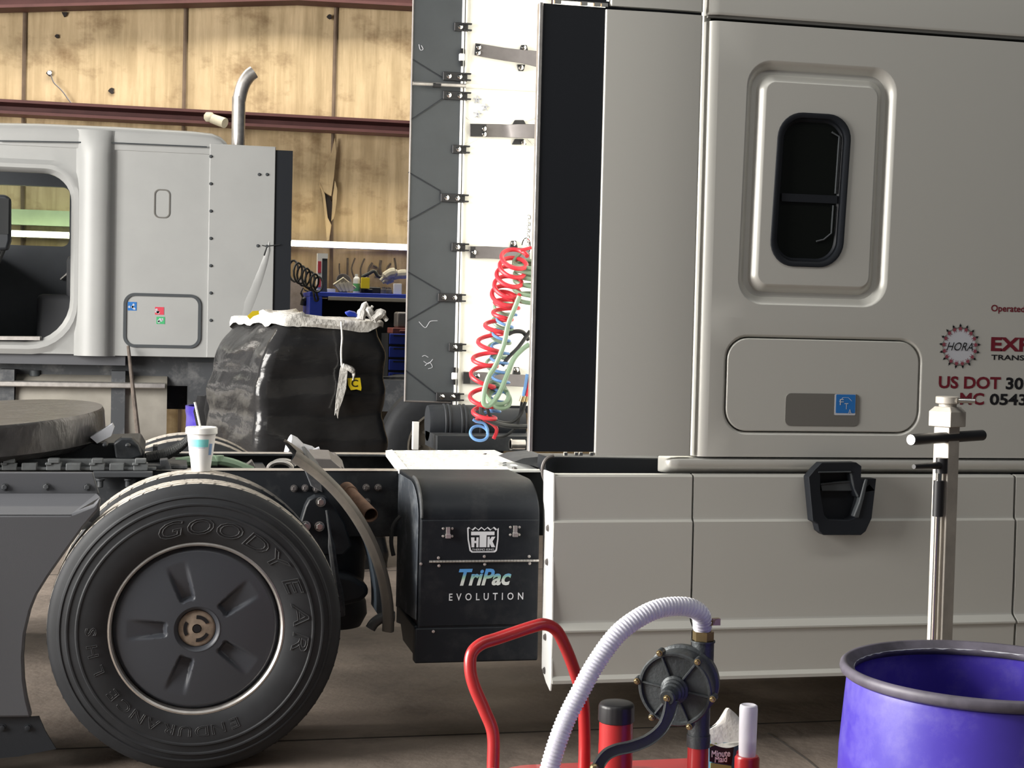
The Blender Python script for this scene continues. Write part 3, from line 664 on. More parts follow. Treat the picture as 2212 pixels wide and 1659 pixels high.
m = MB(); m.prism([onload(a, b, .02) for a, b in ((656, 684), (700, 690), (745, 692), (742, 706), (690, 700), (664, 702), (660, 695))], (0, .01, 0)); m.build('hanging_sheet_edge', 'sheet', wp)

# violet barrel with a black bag, behind the load
c = Vector((.445, 11.45, 0)); o = thing('open_barrel', 'violet plastic barrel with a black bag over its rim, half hidden behind the wrapped load', 'barrel', tuple(c))
m = MB(); m.lathe([(.0, 0), (.26, 0), (.275, .02), (.285, .3), (.285, .6), (.275, .85), (.282, .89), (.282, .93), (.262, .93), (.262, .5), (0, .5)], c, seg=40); m.build('shell', 'violet', o)
m = MB(); P = [c + Vector((.285 * math.cos(a), .285 * math.sin(a), .90 + .02 * math.sin(3 * a))) for a in [PI * 1.18 + PI * .5 * k / 16 for k in range(17)]]
for k, p in enumerate(P[4:]): m.sphere(p + Vector((0, 0, .0)), .06 + .03 * math.sin(k * 1.7) ** 2, 8, sc=(1, .6, 1.3 + .5 * (k % 2)))
m.build('black_bag', 'film', o)
# ================================================================== foreground sleeper truck
ta = thing('sleeper_truck', 'champagne white sleeper tractor seen side-on, rear wheels left and sleeper cab right', 'truck', (1.2, 6.6, 0))
WX, WZ, WY = .127, .50, 5.345          # front drive axle, outer face of the near dual wheel
YC = 6.61

def tire_profile():
    p = [(.292, .040), (.300, .018), (.318, .008), (.345, .001), (.375, -.001), (.392, .0), (.396, -.003), (.401, -.003), (.405, .002), (.425, .005),
         (.429, .002), (.434, .002), (.438, .009), (.452, .014), (.456, .011), (.461, .013), (.465, .020), (.478, .026)]
    sh = [(.486, .031), (.493, .037), (.497, .044)]
    t = [(.499, .048), (.500, .060), (.500, .074), (.488, .076), (.488, .084), (.501, .086), (.502, .106), (.490, .108), (.490, .116), (.502, .118), (.502, .144), (.490, .146), (.490, .154), (.502, .156), (.501, .176), (.488, .178), (.488, .186), (.500, .188), (.500, .200), (.499, .210)]
    s2 = [(.496, .216), (.490, .224), (.480, .234)]
    q = [(.465, .250), (.43, .262), (.38, .270), (.33, .262), (.30, .25), (.292, .23)]
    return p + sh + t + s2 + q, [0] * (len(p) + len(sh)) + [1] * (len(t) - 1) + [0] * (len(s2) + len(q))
def make_tire(y0, flip=False):
    m = MB(); pr, ms = tire_profile()
    ax = (0, 1, 0)
    m.lathe(pr, (WX, y0, WZ), ax, 128, ms=ms)
    # shoulder sipes
    for k in range(64):
        a = 2 * PI * k / 64; d = Vector((math.sin(a), 0, math.cos(a))); tt = Vector((math.cos(a), 0, -math.sin(a)))
        for s in (.058, .122 + .02 * (k % 2), .198):
            c = Vector((WX, y0 + s, WZ)) + d * .5005
            m.add([c + tt * .003 - Vector((0, .012, 0)), c - tt * .003 - Vector((0, .012, 0)), c - tt * .003 + Vector((0, .012, .0)) + tt * .01, c + tt * .013 + Vector((0, .012, 0))], [(0, 1, 2, 3)], 0)
    return m
wheel = MB()
wheel.lathe([(.2965, .036), (.3005, .026), (.299, .018), (.293, .016), (.287, .022), (.284, .045), (.283, .08), (.25, .11), (.12, .115), (.12, .20), (.25, .22), (.284, .5), (.292, .56)], (WX, WY, WZ), (0, 1, 0), 96)
wheel = wheel.build('wheel_rim', 'alu', ta)
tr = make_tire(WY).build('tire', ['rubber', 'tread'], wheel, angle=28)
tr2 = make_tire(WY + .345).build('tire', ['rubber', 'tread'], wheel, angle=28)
# dished wheel cover with five pockets
m = MB(); NR, NT = 46, 240; R0_, R1_ = .078, .2815; loops = []
def sm01(t): t = max(0, min(1, t)); return t * t * (3 - 2 * t)
for i in range(NR + 1):
    r = R0_ + (R1_ - R0_) * i / NR; row = []
    for k in range(NT):
        a = 2 * PI * k / NT; y = .012 + .020 * (r / R1_) ** 2.2 + (.018 * sm01((r - .268) / .013))
        for q in range(5):
            ang = math.radians(108 + 72 * q); dx = r * math.cos(a - ang); dy = r * math.sin(a - ang)
            if dx > .085:
                wdt = .027 + (dx - .10) * .09
                e = sm01((wdt - abs(dy)) / .012) * sm01((dx - .100) / .012) * max(0, 1 - max(0, dx - .112) / .125) ** 1.0
                y += .024 * e
        row.append(Vector((WX + r * math.cos(a), WY + y, WZ + r * math.sin(a))))
    loops.append(row)
m.loft(loops)
m.lathe([(.078, .012), (.070, .016), (.064, .030), (.062, .045)], (WX, WY, WZ), (0, 1, 0), 120)
m.build('wheel_cover', 'cover', wheel, angle=50)
m = MB(); m.lathe([(.0625, .036), (.0625, .030), (.056, .026), (.030, .024), (.016, .022), (.015, .034), (0, .036)], (WX, WY, WZ), (0, 1, 0), 48)
for q in range(3):
    a0 = math.radians(60 + 120 * q)
    ar = [(r, a0 + math.radians(d)) for r, d in [(.046, d) for d in range(-34, 35, 6)] + [(.034, d) for d in range(34, -35, -6)]]
    m.prism([Vector((WX + r * math.cos(a), WY + .0225, WZ + r * math.sin(a))) for r, a in ar], (0, .008, 0), 1)
m.prism([Vector((WX + .013 * math.cos(2 * PI * k / 16), WY + .020, WZ + .013 * math.sin(2 * PI * k / 16))) for k in range(16)], (0, .006, 0), 1)
m.build('hub_cap', ['hub', 'ink_black'], wheel)
# raised sidewall lettering
m = MB()
def arc_text(s, R_, a_start, a_end, hgt, shear=0.0, wide=1.0):
    """outlined letters raised from the rubber on a circle, tops outward, running clockwise"""
    k = len(s)
    for i, ch in enumerate(s):
        vs, fs = textmesh(ch, shear=shear, outline=.022)
        cx = (min(v.x for v in vs) + max(v.x for v in vs)) / 2; wd = max(v.x for v in vs) - min(v.x for v in vs)
        a = math.radians(a_start + (a_end - a_start) * i / (k - 1)); step = abs(math.radians(a_end - a_start)) / (k - 1) * R_
        sc = hgt / .72; sx = min(sc * wide, step * .92 / max(wd, .3)); P = []
        for v in vs:
            t = (v.x - cx) * sx; r = R_ + v.y * sc; aa = a - t / R_
            yb_ = .003 if r < .35 else (.003 - (r - .35) * .1 if r < .39 else -.002)
            P.append(Vector((WX + r * math.cos(aa), WY + yb_ - .0024 - v.z * sc * .9, WZ + r * math.sin(aa))))
        m.add(P, fs)
LM = mat('raised_rubber', (0.030, 0.031, 0.034), 0.58)
def lettering():
    global m
    m.build('tire_lettering', LM, wheel, smooth=False); m = MB()
arc_text('GOODYEAR', .330, 105, -8, .056, shear=.2, wide=1.5); lettering()
arc_text('ENDURANCE', .335, -68, -142, .036, wide=1.3); lettering()
arc_text('LHS', .335, -158, -180, .036, wide=1.3); lettering()
# the same dual wheel on the far side (turned round) and on the rear axle
def mirror_wheel(dx, y_axis):
    """copy of the wheel group turned half a turn about the vertical through the truck's centre"""
    c = copy_part(wheel, ta, (0, 0, 0)); o = ORG[ta.name]
    # turning by 180 degrees about the point (WX, YC): local = R(p)+t
    c.rotation_euler = (0, 0, PI); p = Vector((WX, YC, 0)) - o
    c.location = Vector((2 * p.x + dx, 2 * p.y, 0)); return c
mirror_wheel(0, YC); mirror_wheel(-1.32, YC); copy_part(wheel, ta, (-1.32, 0, 0))
m = MB(); m.cyl((WX, WY + .5, WZ), (WX, 7.3, WZ), .09, .09, 20); m.sphere((WX, YC, WZ), .19, 20); m.cyl((WX - 1.32, WY + .5, WZ), (WX - 1.32, 7.3, WZ), .09, .09, 20); m.build('drive_axle', 'chassis', ta)

# ---------------------------------------------------------------- frame
for Y, s in ((6.18, 1), (7.04, -1)):
    m = MB(); zt = .967; zb_ = .70
    prof = [(Y, zt), (Y + s * .09, zt), (Y + s * .09, zt - .01), (Y + s * .01, zt - .01), (Y + s * .01, zb_ + .01), (Y + s * .09, zb_ + .01), (Y + s * .09, zb_), (Y, zb_)]
    m.prism([Vector((-2.3, y, z)) for y, z in prof], (6.4, 0, 0)); fr = m.build('frame_rail', 'chassis', ta, bevel=.003)
    m = MB(); m.prism([Vector((-2.3, Y - s * .004, zt + .0005)), Vector((-2.3, Y + s * .09, zt + .0005)), Vector((-2.3, Y + s * .09, zt + .002)), Vector((-2.3, Y - s * .004, zt + .002))], (6.4, 0, 0)); m.build('lit_rail_edge', 'alu', fr)  # bright strip that paints light along the rail's top flange
    if s == 1:
        for px, py in ((635, 1055), (659, 1054), (683, 1056), (791, 1053), (817, 1053), (793, 1084)):
            c = PX(px, py, 6.18); m = MB(); m.bolt(c, .011, h=.012); m.build('bolt', 'grey', fr)
m = MB()
for x in (-.75, .35, .62, 1.2, 2.2): m.box(x, x + .09, 6.27, 6.95, .74, .93)
m.build('cross_member', 'chassis', ta)
# fittings on the cross member between the rails: hoop, brackets, valve
m = MB(); P = [PX(605 + 25 * math.cos(a), 1012 - 14 * math.sin(a), 6.6) for a in [PI * k / 12 for k in range(13)]]; m.tube(P, .010, 8); m.tube([p + Vector((.02, .1, .0)) for p in P], .008, 8)
m.build('steel_hoop', 'alu', ta)
m = MB(); m.prism(pts([(520, 1016), (530, 1006), (545, 994), (552, 1008), (548, 1016)], 6.5), (0, .06, 0)); m.build('frame_bracket', 'grey', ta, bevel=.003); m = MB(); m.prism(pts([(690, 1014), (672, 990), (715, 992), (740, 1014)], 6.5), (0, .12, .03)); m.build('frame_bracket', 'grey', ta, bevel=.003); m = MB(); m.prism(pts([(735, 1008), (700, 998), (728, 996), (745, 1014)], 6.6), (0, .1, .03))
fb_ = m.build('frame_bracket', 'grey', ta, bevel=.003)
for px in (676, 712):
    m = MB(); m.bolt(PX(px, 988, 6.9), .02, (0, 0, 1), .02); m.build('bolt', 'grey', fb_)
m = MB(); m.tube(pts([(455, 992), (500, 1000), (545, 1018)], 6.5), .02, 8, smooth=4); m.cyl(PX(472, 996, 6.5), PX(472, 984, 6.5), .022); m.tube(pts([(380, 1000), (430, 994), (470, 996)], 6.5), .022, 8); m.build('air_line_fitting', 'green', ta)
m = MB(); m.lathe([(.0, 0), (.055, 0), (.05, .03), (.028, .07), (.028, .12), (0, .12)], PX(622, 963, 7.15), (.85, .1, -.25), 20)
m.cyl(PX(645, 967, 7.15), PX(672, 975, 7.15), .025); m.cyl(PX(676, 974, 7.1), PX(690, 968, 7.1), .008); m.build('gladhand_valve', 'vinyl', ta)

# ---------------------------------------------------------------- rear: fifth wheel, slider rail, coiled line, grey skirt
m = MB(); c = Vector((-.70, 6.55, 1.118)); tl = Matrix.Rotation(math.radians(3.5), 3, 'X') @ Matrix.Rotation(math.radians(-4.0), 3, 'Y')
prof = []
for k in range(48):
    a = 2 * PI * k / 48; x, y = .47 * math.cos(a), .45 * math.sin(a)
    if x < 0: x *= 1.0
    prof.append((x, y))
m.loft([[c + tl @ Vector((x * s_, y * s_, z)) for x, y in prof] for s_, z in ((.93, -.10), (1.0, -.075), (1.0, .03), (.985, .045))], True, (True, True))
m.build('fifth_wheel', mat('greasy_steel', (0.12, 0.115, 0.115), 0.32, 0.55, var=.5, vscale=6, stretch=(1, 4, 1), bump=.25, bscale=14), ta)
m = MB(); m.prism(pts([(195, 945), (242, 916), (246, 925), (240, 942), (210, 958)], 6.3), (0, .1, 0)); m.build('lead_ramp', 'vinyl', ta)
m = MB(); m.prism(pts([(-40, 925), (60, 930), (130, 952), (180, 955), (215, 958), (300, 955), (312, 975), (310, 1000), (-40, 1000)], 6.35), (0, .5, 0))
m.prism(pts([(245, 958), (262, 946), (285, 946), (300, 962), (308, 985), (280, 995), (250, 990)], 6.25), (0, .1, 0))
for px, py in ((240, 962), (290, 963)): m.box(PX(px - 6, 0, 6.2).x, PX(px + 6, 0, 6.2).x, 6.2, 6.3, PX(px, py + 4, 6.2).z, PX(px, py - 4, 6.2).z)
m.build('fifth_wheel_bracket', 'chassis', ta, bevel=.012)
sl = MB(); z0, z1 = .969, .997
sl.box(-2.2, -.02, 6.16, 6.27, z0, z0 + .012); sl.box(-2.2, -.07, 6.22, 6.27, z0, z1 + .01)
k = 0; x = -1.9
while x < -.09:
    sl.box(x, x + .055, 6.15, 6.22, z0, z1)
    if k % 2 == 0: sl.box(x + .006, x + .048, 6.145, 6.20, z1, z1 + .018); sl.box(x - .004, x + .02, 6.145, 6.19, z1 - .008, z1 + .002)
    x += .0545 + .0 ; x += .0; x += .018 if k % 2 else .0; k += 1; x += .018
sl.build('slider_rail', mat('dusty_steel', (0.16, 0.17, 0.175), 0.6, 0.3, var=.3, vscale=20), ta, bevel=.003)
m = MB(); m.prism(pts([(345, 994), (362, 992), (372, 1016), (348, 1016)], 6.2), (0, .08, 0)); m.box(-.06, .02, 6.2, 6.6, .97, .985); m.box(PX(345, 0, 6.7).x, PX(356, 0, 6.7).x, 6.7, 6.8, .97, 1.02); m.build('slider_stop', 'dust_and_veil', ta, bevel=.003)
m = MB(); m.box(-.4, .1, 6.22, 6.62, .972, .982); m.build('slider_base', 'dust_and_veil', ta)
m = MB(); P = []
cl = catmull(pts([(314, 992), (330, 989), (352, 984), (375, 974), (396, 960), (408, 948)], 6.35), 40)
for i, p in enumerate(cl):
    a = i * 2 * PI / 7.0; P.append(p + Vector((.25 * math.cos(a), math.sin(a), math.cos(a))) * .024)
m.tube(P, .0055, 5); m.tube(cl[::6], .012, 6); m.build('coiled_air_line', 'cable', ta)
# grey quarter skirt on the left with mud flap
m = MB(); Y = 5.40
def V(px, py, y=Y): return PX(px, py, y)
sk = [(-200, 1112), (150, 1112), (200, 1092), (217, 1075), (214, 1100), (180, 1140), (140, 1195), (105, 1245), (80, 1285), (66, 1320), (54, 1370), (50, 1420), (52, 1470), (58, 1510), (68, 1550), (-200, 1552)]
m.prism(pts(sk, Y), (0, .05, 0)); m.build('grey_skirt', 'greyplast', ta, bevel=.008)
m = MB(); A = [(-200, 1112), (150, 1112), (200, 1092), (217, 1075), (212, 1068), (-200, 1068)]
zl = V(0, 1112).z; zt_ = V(0, 1066, 5.62).z
m.add([V(-200, 1112), V(152, 1112), V(216, 1074, 5.55), V(208, 1066, 5.62), V(-200, 1066, 5.62)], [(0, 1, 2, 3, 4)])
m.add([p + Vector((0, .01, -.06)) for p in [V(-200, 1112), V(152, 1112), V(216, 1074, 5.55), V(208, 1066, 5.62), V(-200, 1066, 5.62)]], [(4, 3, 2, 1, 0)])
m.add([V(152, 1112), V(216, 1074, 5.55), V(216, 1074, 5.55) + Vector((0, .01, -.10)), V(176, 1145)], [(0, 1, 2, 3)]); m.build('skirt_ledge', 'greyplast', ta, smooth=False)
m = MB(); m.prism(pts([(-200, 1020), (200, 1021), (214, 1068), (-200, 1068)], 5.64), (0, .03, 0)); sp = m.build('skirt_bracket_plate', 'greyplast', ta, bevel=.004)
for px, py in ((10, 1052), (100, 1051), (188, 1052)):
    m = MB(); m.bolt(PX(px, py, 5.64), .010, h=.01); m.build('bolt', 'dust_and_veil', sp)
m = MB(); m.prism(pts([(200, 1020), (330, 1020), (330, 1032), (204, 1032)], 6.1), (0, .06, 0)); m.prism(pts([(204, 1032), (300, 1032), (250, 1100), (215, 1100)], 6.15), (0, .03, 0))
for px in (217, 277): m.bolt(PX(px, 1034, 6.12), .012, (0, 0, -1), .03)
m.build('hanger_bracket', 'dust_and_veil', ta, bevel=.003)
m = MB(); m.prism(pts([(-120, 1548), (70, 1549), (84, 1548), (98, 1580), (121, 1618), (40, 1634), (-120, 1650)], 5.42), (0, .012, 0)); mf = m.build('mud_flap', 'plastic', ta)
for px in (5, 60):
    m = MB(); m.bolt(PX(px, 1572, 5.42), .010, h=.008); m.build('bolt', 'plastic', mf)

# ---------------------------------------------------------------- front quarter fender, suspension, pipes
m = MB(); loops = []
FR = .70
for k in range(25):
    a = math.radians(62 - 66 * k / 24); r = FR - .01 * math.sin(k / 24 * PI)
    cx, cz = WX + .02, WZ - .02
    d = Vector((math.cos(a), 0, math.sin(a)))
    c = Vector((cx, 0, cz)) + d * r; i_ = Vector((cx, 0, cz)) + d * (r - .012); lip = Vector((cx, 0, cz)) + d * (r - .034)
    lp2 = Vector((cx, 0, cz)) + d * (r - .044)
    loops.append(([lp2 + Vector((0, 5.580, 0)), lip + Vector((0, 5.568, 0)), (c * .5 + lip * .5) + Vector((0, 5.558, 0)), c - d * .01 + Vector((0, 5.565, 0)), c + Vector((0, 5.585, 0)), c + Vector((0, 6.14, 0))],
                  [c - d * .012 + Vector((0, 6.14, 0)), c - d * .02 + Vector((0, 5.62, 0)), lp2 + Vector((0, 5.590, 0)), lp2 + Vector((0, 5.580, 0))]))
m.loft([a_ for a_, b_ in loops], False); m.loft([b_ for a_, b_ in loops], False, m=1); m.loft([[a_[-1], b_[0]] for a_, b_ in loops], False)
m.build('quarter_fender', ['fender', 'fendin'], ta, angle=50)
m = MB(); m.prism(pts([(652, 1000), (664, 990), (694, 1028), (697, 1064), (672, 1050)], 5.62), (0, .03, 0)); m.prism(pts([(660, 992), (668, 991), (700, 1030), (696, 1036)], 5.6), (0, .2, .03)); m.build('fender_bracket', 'dust_and_veil', ta, bevel=.003)
m = MB(); m.prism(pts([(660, 1095), (668, 1080), (682, 1072), (706, 1074), (720, 1090), (745, 1130), (760, 1180), (740, 1200), (650, 1200), (640, 1150), (650, 1128)], 6.08), (0, .08, 0)); hb = m.build('suspension_hanger', 'chassis', ta, bevel=.006)
for px, py in ((693, 1084), (660, 1136), (690, 1137)):
    m = MB(); m.bolt(PX(px, py, 6.08), .015, h=.016); m.build('bolt', 'steel', hb)
c = PX(722, 1200, 6.25); c.z = 0
m = MB(); m.lathe([(0, .80), (.10, .80), (.105, .77), (.125, .72), (.135, .62), (.13, .52), (.12, .46), (.14, .42), (.145, .37), (.12, .32), (0, .31)], c + Vector((0, .05, 0)), seg=32); m.build('air_spring', 'plastic', ta)
m = MB(); a = PX(706, 1102, 6.0); b = PX(716, 1180, 5.97); d_ = PX(732, 1300, 5.95)
m.tube([a, b, d_, PX(735, 1330, 5.95)], [.006, .014, .022, .02], 8, smooth=4); m.build('shock_absorber', 'dust_and_veil', ta)
m = MB(); m.prism(pts([(690, 1230), (760, 1245), (795, 1265), (798, 1285), (780, 1300), (735, 1312), (680, 1312)], 6.05), (0, .25, 0)); m.build('spring_seat', 'plastic', ta, bevel=.03)
a = PX(747, 1058, 6.12); b = PX(801, 1113, 5.86)
m = MB(); m.lathe([(.029, 0), (.029, (b - a).length), (.026, (b - a).length), (.026, .02)], a, (b - a), 24); m.lathe([(.034, 0), (.034, .05), (.030, .052)], a, (b - a), 24); m.build('rusty_pipe', 'rust', ta)
m = MB(); m.tube(pts([(852, 1332), (838, 1332), (822, 1336), (808, 1346), (800, 1358)], 5.6), .020, 12, smooth=4); m.build('drain_hose', 'cable', ta)
m = MB(); m.tube(pts([(865, 1115), (850, 1135), (845, 1170), (850, 1200)], 5.75), .008, 8, smooth=4); m.build('small_hose', 'cable', ta)

# ---------------------------------------------------------------- auxiliary power unit box
AX0, AX1, AY0, AY1, AZ0, AZ1, AZT = .92, 1.368, 5.50, 6.03, .325, .86, .990
ap = MB(); prof = [(AY0, AZ0 + .13), (AY0, AZ1)] + [(AY0 + .20 - .20 * math.cos(t), AZ1 + (AZT - AZ1) * math.sin(t)) for t in [PI / 2 * k / 10 for k in range(1, 11)]] + [(AY1, AZT), (AY1, AZ0 + .05)]
ap.prism([Vector((AX0, y, z)) for y, z in prof], (AX1 - AX0, 0, 0)); apu = ap.build('power_unit_box', 'apu', ta, bevel=.006)
m = MB(); m.prism([Vector((AX0 - .002, y, z)) for y, z in [(AY0 + .02, AZ0 + .16)] + [(y + .015, z - .012) for y, z in prof[1:-2]] + [(AY1 - .02, AZT - .015), (AY1 - .02, AZ0 + .12)]], (-.004, 0, 0)); m.build('side_cover', 'apuside', apu, bevel=.003)
m = MB(); m.prism([Vector((x, y, z)) for x, y, z in ((AX0 - .012, AY0 + .02, AZ0 + .14), (AX1 + .006, AY0 + .02, AZ0 + .14), (AX1 + .006, AY0 + .02, AZ0), (AX0 + .012, AY0 + .02, AZ0))], (0, .4, 0)); m.box(AX0 - .01, AX1 + .004, AY0 - .004, AY0 + .05, AZ0 + .005, AZ0 + .135); m.build('base_tray', 'apu', apu, bevel=.006)
m = MB(); P = [Vector((AX0 + .004, y - .004, z + .003)) for y, z in prof[1:-2]]; m.tube(P, .006, 6); m.build('edge_trim', 'dust_and_veil', apu)
m = MB(); m.box(AX0 + .003, AX1 - .003, AY0 - .004, AY0 + .02, AZ0 + .14, AZ1 - .004); fp_ = m.build('front_panel', 'apu', apu, bevel=.004)
FY = AY0 - .004
m = MB(); a = PX(927, 1213, FY); b = PX(1164, 1208, FY)
for k in range(34):
    x0 = a.x + (b.x - a.x) * k / 34; m.cyl((x0, FY - .004, a.z), (x0 + (b.x - a.x) / 34 * .9, FY - .004, a.z), .0045, seg=8)
m.build('piano_hinge', 'alu', fp_)
for px, py in ((967, 1150), (1112, 1147)):
    c = PX(px, py, FY); m = MB(); m.box(c.x - .007, c.x + .007, FY - .012, FY, c.z - .018, c.z + .02); m.box(c.x - .009, c.x + .009, FY - .017, FY, c.z - .02, c.z - .005)
    for sx in (-1, 1):
        for sz in (-1, 1): m.bolt((c.x + sx * .017, FY, c.z + sz * .014), .0035, h=.004)
    m.build('latch', 'alu', fp_, bevel=.002)
for px, py in ((947, 1205), (1046, 1202), (1143, 1202), (948, 1222), (1047, 1219), (1144, 1217), (936, 1364), (909, 1218)):
    c = PX(px, py, FY - (.002 if py > 1300 else 0)); m = MB(); m.bolt(c, .0042, h=.004); m.build('screw', 'alu', fp_)
# crown shaped badge with interlocked letters
m = MB(); A = PX(1009, 1137, FY); B = PX(1076, 1193, FY)
def lo(u, v, d=.0015): return Vector((A.x + (B.x - A.x) * u, FY - d, A.z + (B.z - A.z) * v))
def crown(ins):
    tp = [(ins, .06 + ins)] + [(ins + (1 - 2 * ins) * (k + .5) / 10, (.02 if k % 2 == 0 else .12) + ins) for k in range(10)] + [(1 - ins, .06 + ins)]
    return tp + [(1 - ins * 1.0 - .0, .5), (.96 - ins, .93 - ins), (.90 - ins, 1 - ins), (.16 + ins * .6, 1 - ins), (.09 + ins, .93 - ins), (ins + .02, .5)]
m.loft([[lo(u, v) for u, v in crown(0)], [lo(u, v) for u, v in crown(.045)]])
for poly in ([(.13, .2), (.87, .2), (.87, .34), (.62, .34), (.62, .80), (.40, .80), (.40, .34), (.13, .34)],
             [(.13, .42), (.24, .42), (.24, .55), (.30, .55), (.30, .42), (.37, .42), (.37, .80), (.30, .80), (.30, .64), (.24, .64), (.24, .80), (.15, .80)],
             [(.65, .40), (.72, .40), (.72, .52), (.78, .40), (.90, .40), (.81, .58), (.90, .80), (.78, .80), (.72, .66), (.72, .80), (.65, .80)]):
    m.add([lo(u, v) for u, v in poly], [tuple(range(len(poly)))])
fit_text(m, 'THERMO KING', lo(.17, 0).x, lo(.86, 0).x, lo(0, .93).z, lo(0, .85).z, FY)
m.build('badge', 'ink_white', fp_, smooth=False)
gm = bpy.data.materials.new('blue_green_white_lettering'); gm.use_nodes = True; nt = gm.node_tree; bb = nt.nodes['Principled BSDF']; bb.inputs['Roughness'].default_value = .5
tc = nt.nodes.new('ShaderNodeTexCoord'); sx_ = nt.nodes.new('ShaderNodeSeparateXYZ'); cr = nt.nodes.new('ShaderNodeValToRGB'); nt.links.new(tc.outputs['Generated'], sx_.inputs[0]); nt.links.new(sx_.outputs[2], cr.inputs[0]); nt.links.new(cr.outputs[0], bb.inputs['Base Color'])
cr.color_ramp.elements[0].position = .28; cr.color_ramp.elements[0].color = (.72, .76, .74, 1); cr.color_ramp.elements[1].position = .72; cr.color_ramp.elements[1].color = (.10, .33, .72, 1)
e_ = cr.color_ramp.elements.new(.5); e_.color = (.30, .55, .42, 1)
m = MB(); fit_px(m, 'TriPac', 991, 1229, 1104, 1264, FY, shear=.28, bold=.03); m.build('large_lettering', gm, fp_, smooth=False)
m = MB(); fit_px(m, 'EVOLUTION', 970, 1282, 1130, 1295, FY, space=1.9, bold=.012); m.build('small_lettering', 'ink_white', fp_, smooth=False)
# white tread plate step over the rails
cw = [on(2, 833, 973, .985), on(2, 1068, 972, .985), on(2, 1168, 1016, .985), on(2, 866, 1016, .985)]
m = MB(); m.prism(cw, (0, 0, -.008)); m.add([cw[0], cw[3], cw[3] + Vector((-.0, 0, -.025)), cw[0] + Vector((0, 0, -.025))], [(0, 1, 2, 3)])
m.add([cw[0], cw[3], cw[3] + Vector((.03, 0, .004)), cw[0] + Vector((.03, 0, .004))], [(0, 1, 2, 3)])
for i in range(9):
    for j in range(12):
        u = .05 + .9 * (j + .5 * (i % 2)) / 12.5; v = .06 + .88 * i / 8.5
        p = (cw[0] * (1 - u) + cw[1] * u) * (1 - v) + (cw[3] * (1 - u) + cw[2] * u) * v
        d = Vector((.016, .020, 0)) if (i + j) % 2 else Vector((.016, -.020, 0)); nrm = Vector((-d.y, d.x, 0)).normalized() * .005
        m.loft([[p - d + Vector((0, 0, -.001)), p - nrm + Vector((0, 0, -.001)), p + d + Vector((0, 0, -.001)), p + nrm + Vector((0, 0, -.001))], [p - d * .5 + Vector((0, 0, .004)), p - nrm * .4 + Vector((0, 0, .004)), p + d * .5 + Vector((0, 0, .004)), p + nrm * .4 + Vector((0, 0, .004))]], True, (False, True))
st_ = m.build('tread_plate', 'plate', ta)
for px, py in ((1048, 982), (1112, 1013)):
    m = MB(); m.bolt(on(2, px, py, .985), .008, (0, 0, 1), .006); m.build('bolt', 'grey', st_)
# ---------------------------------------------------------------- sleeper cab
SY = 5.42
N8 = 8
def xz(px, py, Y=SY): p = PX(px, py, Y); return p.x, p.z
def rr_px(px0, py0, px1, py1, r, Y=SY, n=N8):
    x0, z1 = xz(px0, py0, Y); x1, z0 = xz(px1, py1, Y)
    return (x0 + x1) / 2, (z0 + z1) / 2, x1 - x0, z1 - z0, r
def slant(l, cz, k): return [(x + (z - cz) * k, z) for x, z in l]
XL, XR, ZB, ZM, ZT = 1.985, 3.95, 1.098, 1.62, 2.712
# upper part: window surrounded by a pressed channel
cx, cz, wd, ht, r = 2.395, 2.125, .600, .905, .095
SK = .018
def chan(d): return slant(rrect(cx, cz, wd - 2 * d, ht - 2 * d, max(r - d * .75, .02), N8), cz, SK)
cs = [chan(0.0), chan(.012), chan(.028), chan(.046), chan(.062), chan(.074)]
ys = [SY, SY + .008, SY + .030, SY + .030, SY + .008, SY]
wx, wz, ww, wh, wr = 2.365, 2.105, .292, .575, .095
win = slant(rrect(wx, wz, ww, wh, wr, N8), wz, .04)
m = MB()
m.loft([yl(rect_map(cs[0], XL, XR, ZM, ZT, N8), SY), yl(chan(-.004), SY)] + [yl(c, y) for c, y in zip(cs, ys)] + [yl(chan(.078), SY), yl(win, SY), yl(win, SY + .05)])
# lower part: locker door with a rounded shut line
hc = rr_px(1565, 720, 1988, 943, .095); hd = rrect(*hc, N8)
def hh(d): return rrect(hc[0], hc[1], hc[2] - 2 * d, hc[3] - 2 * d, hc[4] - d * .8, N8)
m.loft([yl(rect_map(hd, XL, XR, ZB, ZM, N8), SY), yl(hd, SY), yl(hh(.006), SY + .003), yl(hh(.012), SY + .012), yl(hh(.013), SY + .05)])
# rounded rear edge of the sleeper and the return into the back wall
loops = []
for z in (ZB, ZM, ZT):
    loops.append([Vector((XL - .045 * math.sin(t), SY + .045 - .045 * math.cos(t), z)) for t in [PI / 2 * k / 8 for k in range(9)]])
m.loft(loops, closed=False)
body = m.build('sleeper_side', 'pearl', ta, angle=45)
m = MB(); m.prism(yl(hh(.0155), SY + .001), (0, .03, 0)); ld = m.build('locker_door', 'pearl', ta, bevel=.004, bseg=3)
m = MB(); q = rr_px(1697, 849, 1855, 921, .022, SY + .001); m.prism(yl(rrect(*q, 5), SY - .0015), (0, .004, 0)); hp = m.build('latch_plate', 'dent', ld, bevel=.0006)
m = MB(); q = rr_px(1803, 851, 1847, 897, .004, SY); m.prism(yl(rrect(q[0], q[1], q[2], q[3], .004, 3), SY - .0022), (0, .0009, 0), 1); q2 = (q[0] + .002, q[1] + .003, q[2] - .007, q[3] - .009, .004); m.prism(yl(rrect(*q2, 3), SY - .0027), (0, .0006, 0))
for ch, a0, b0, a1, b1 in (('F', 1814, 862, 1822, 875), ('T', 1824, 871, 1832, 884), ('A', 1832, 884, 1839, 894)): fit_px(m, ch, a0, b0, a1, b1, SY - .0025, 1)
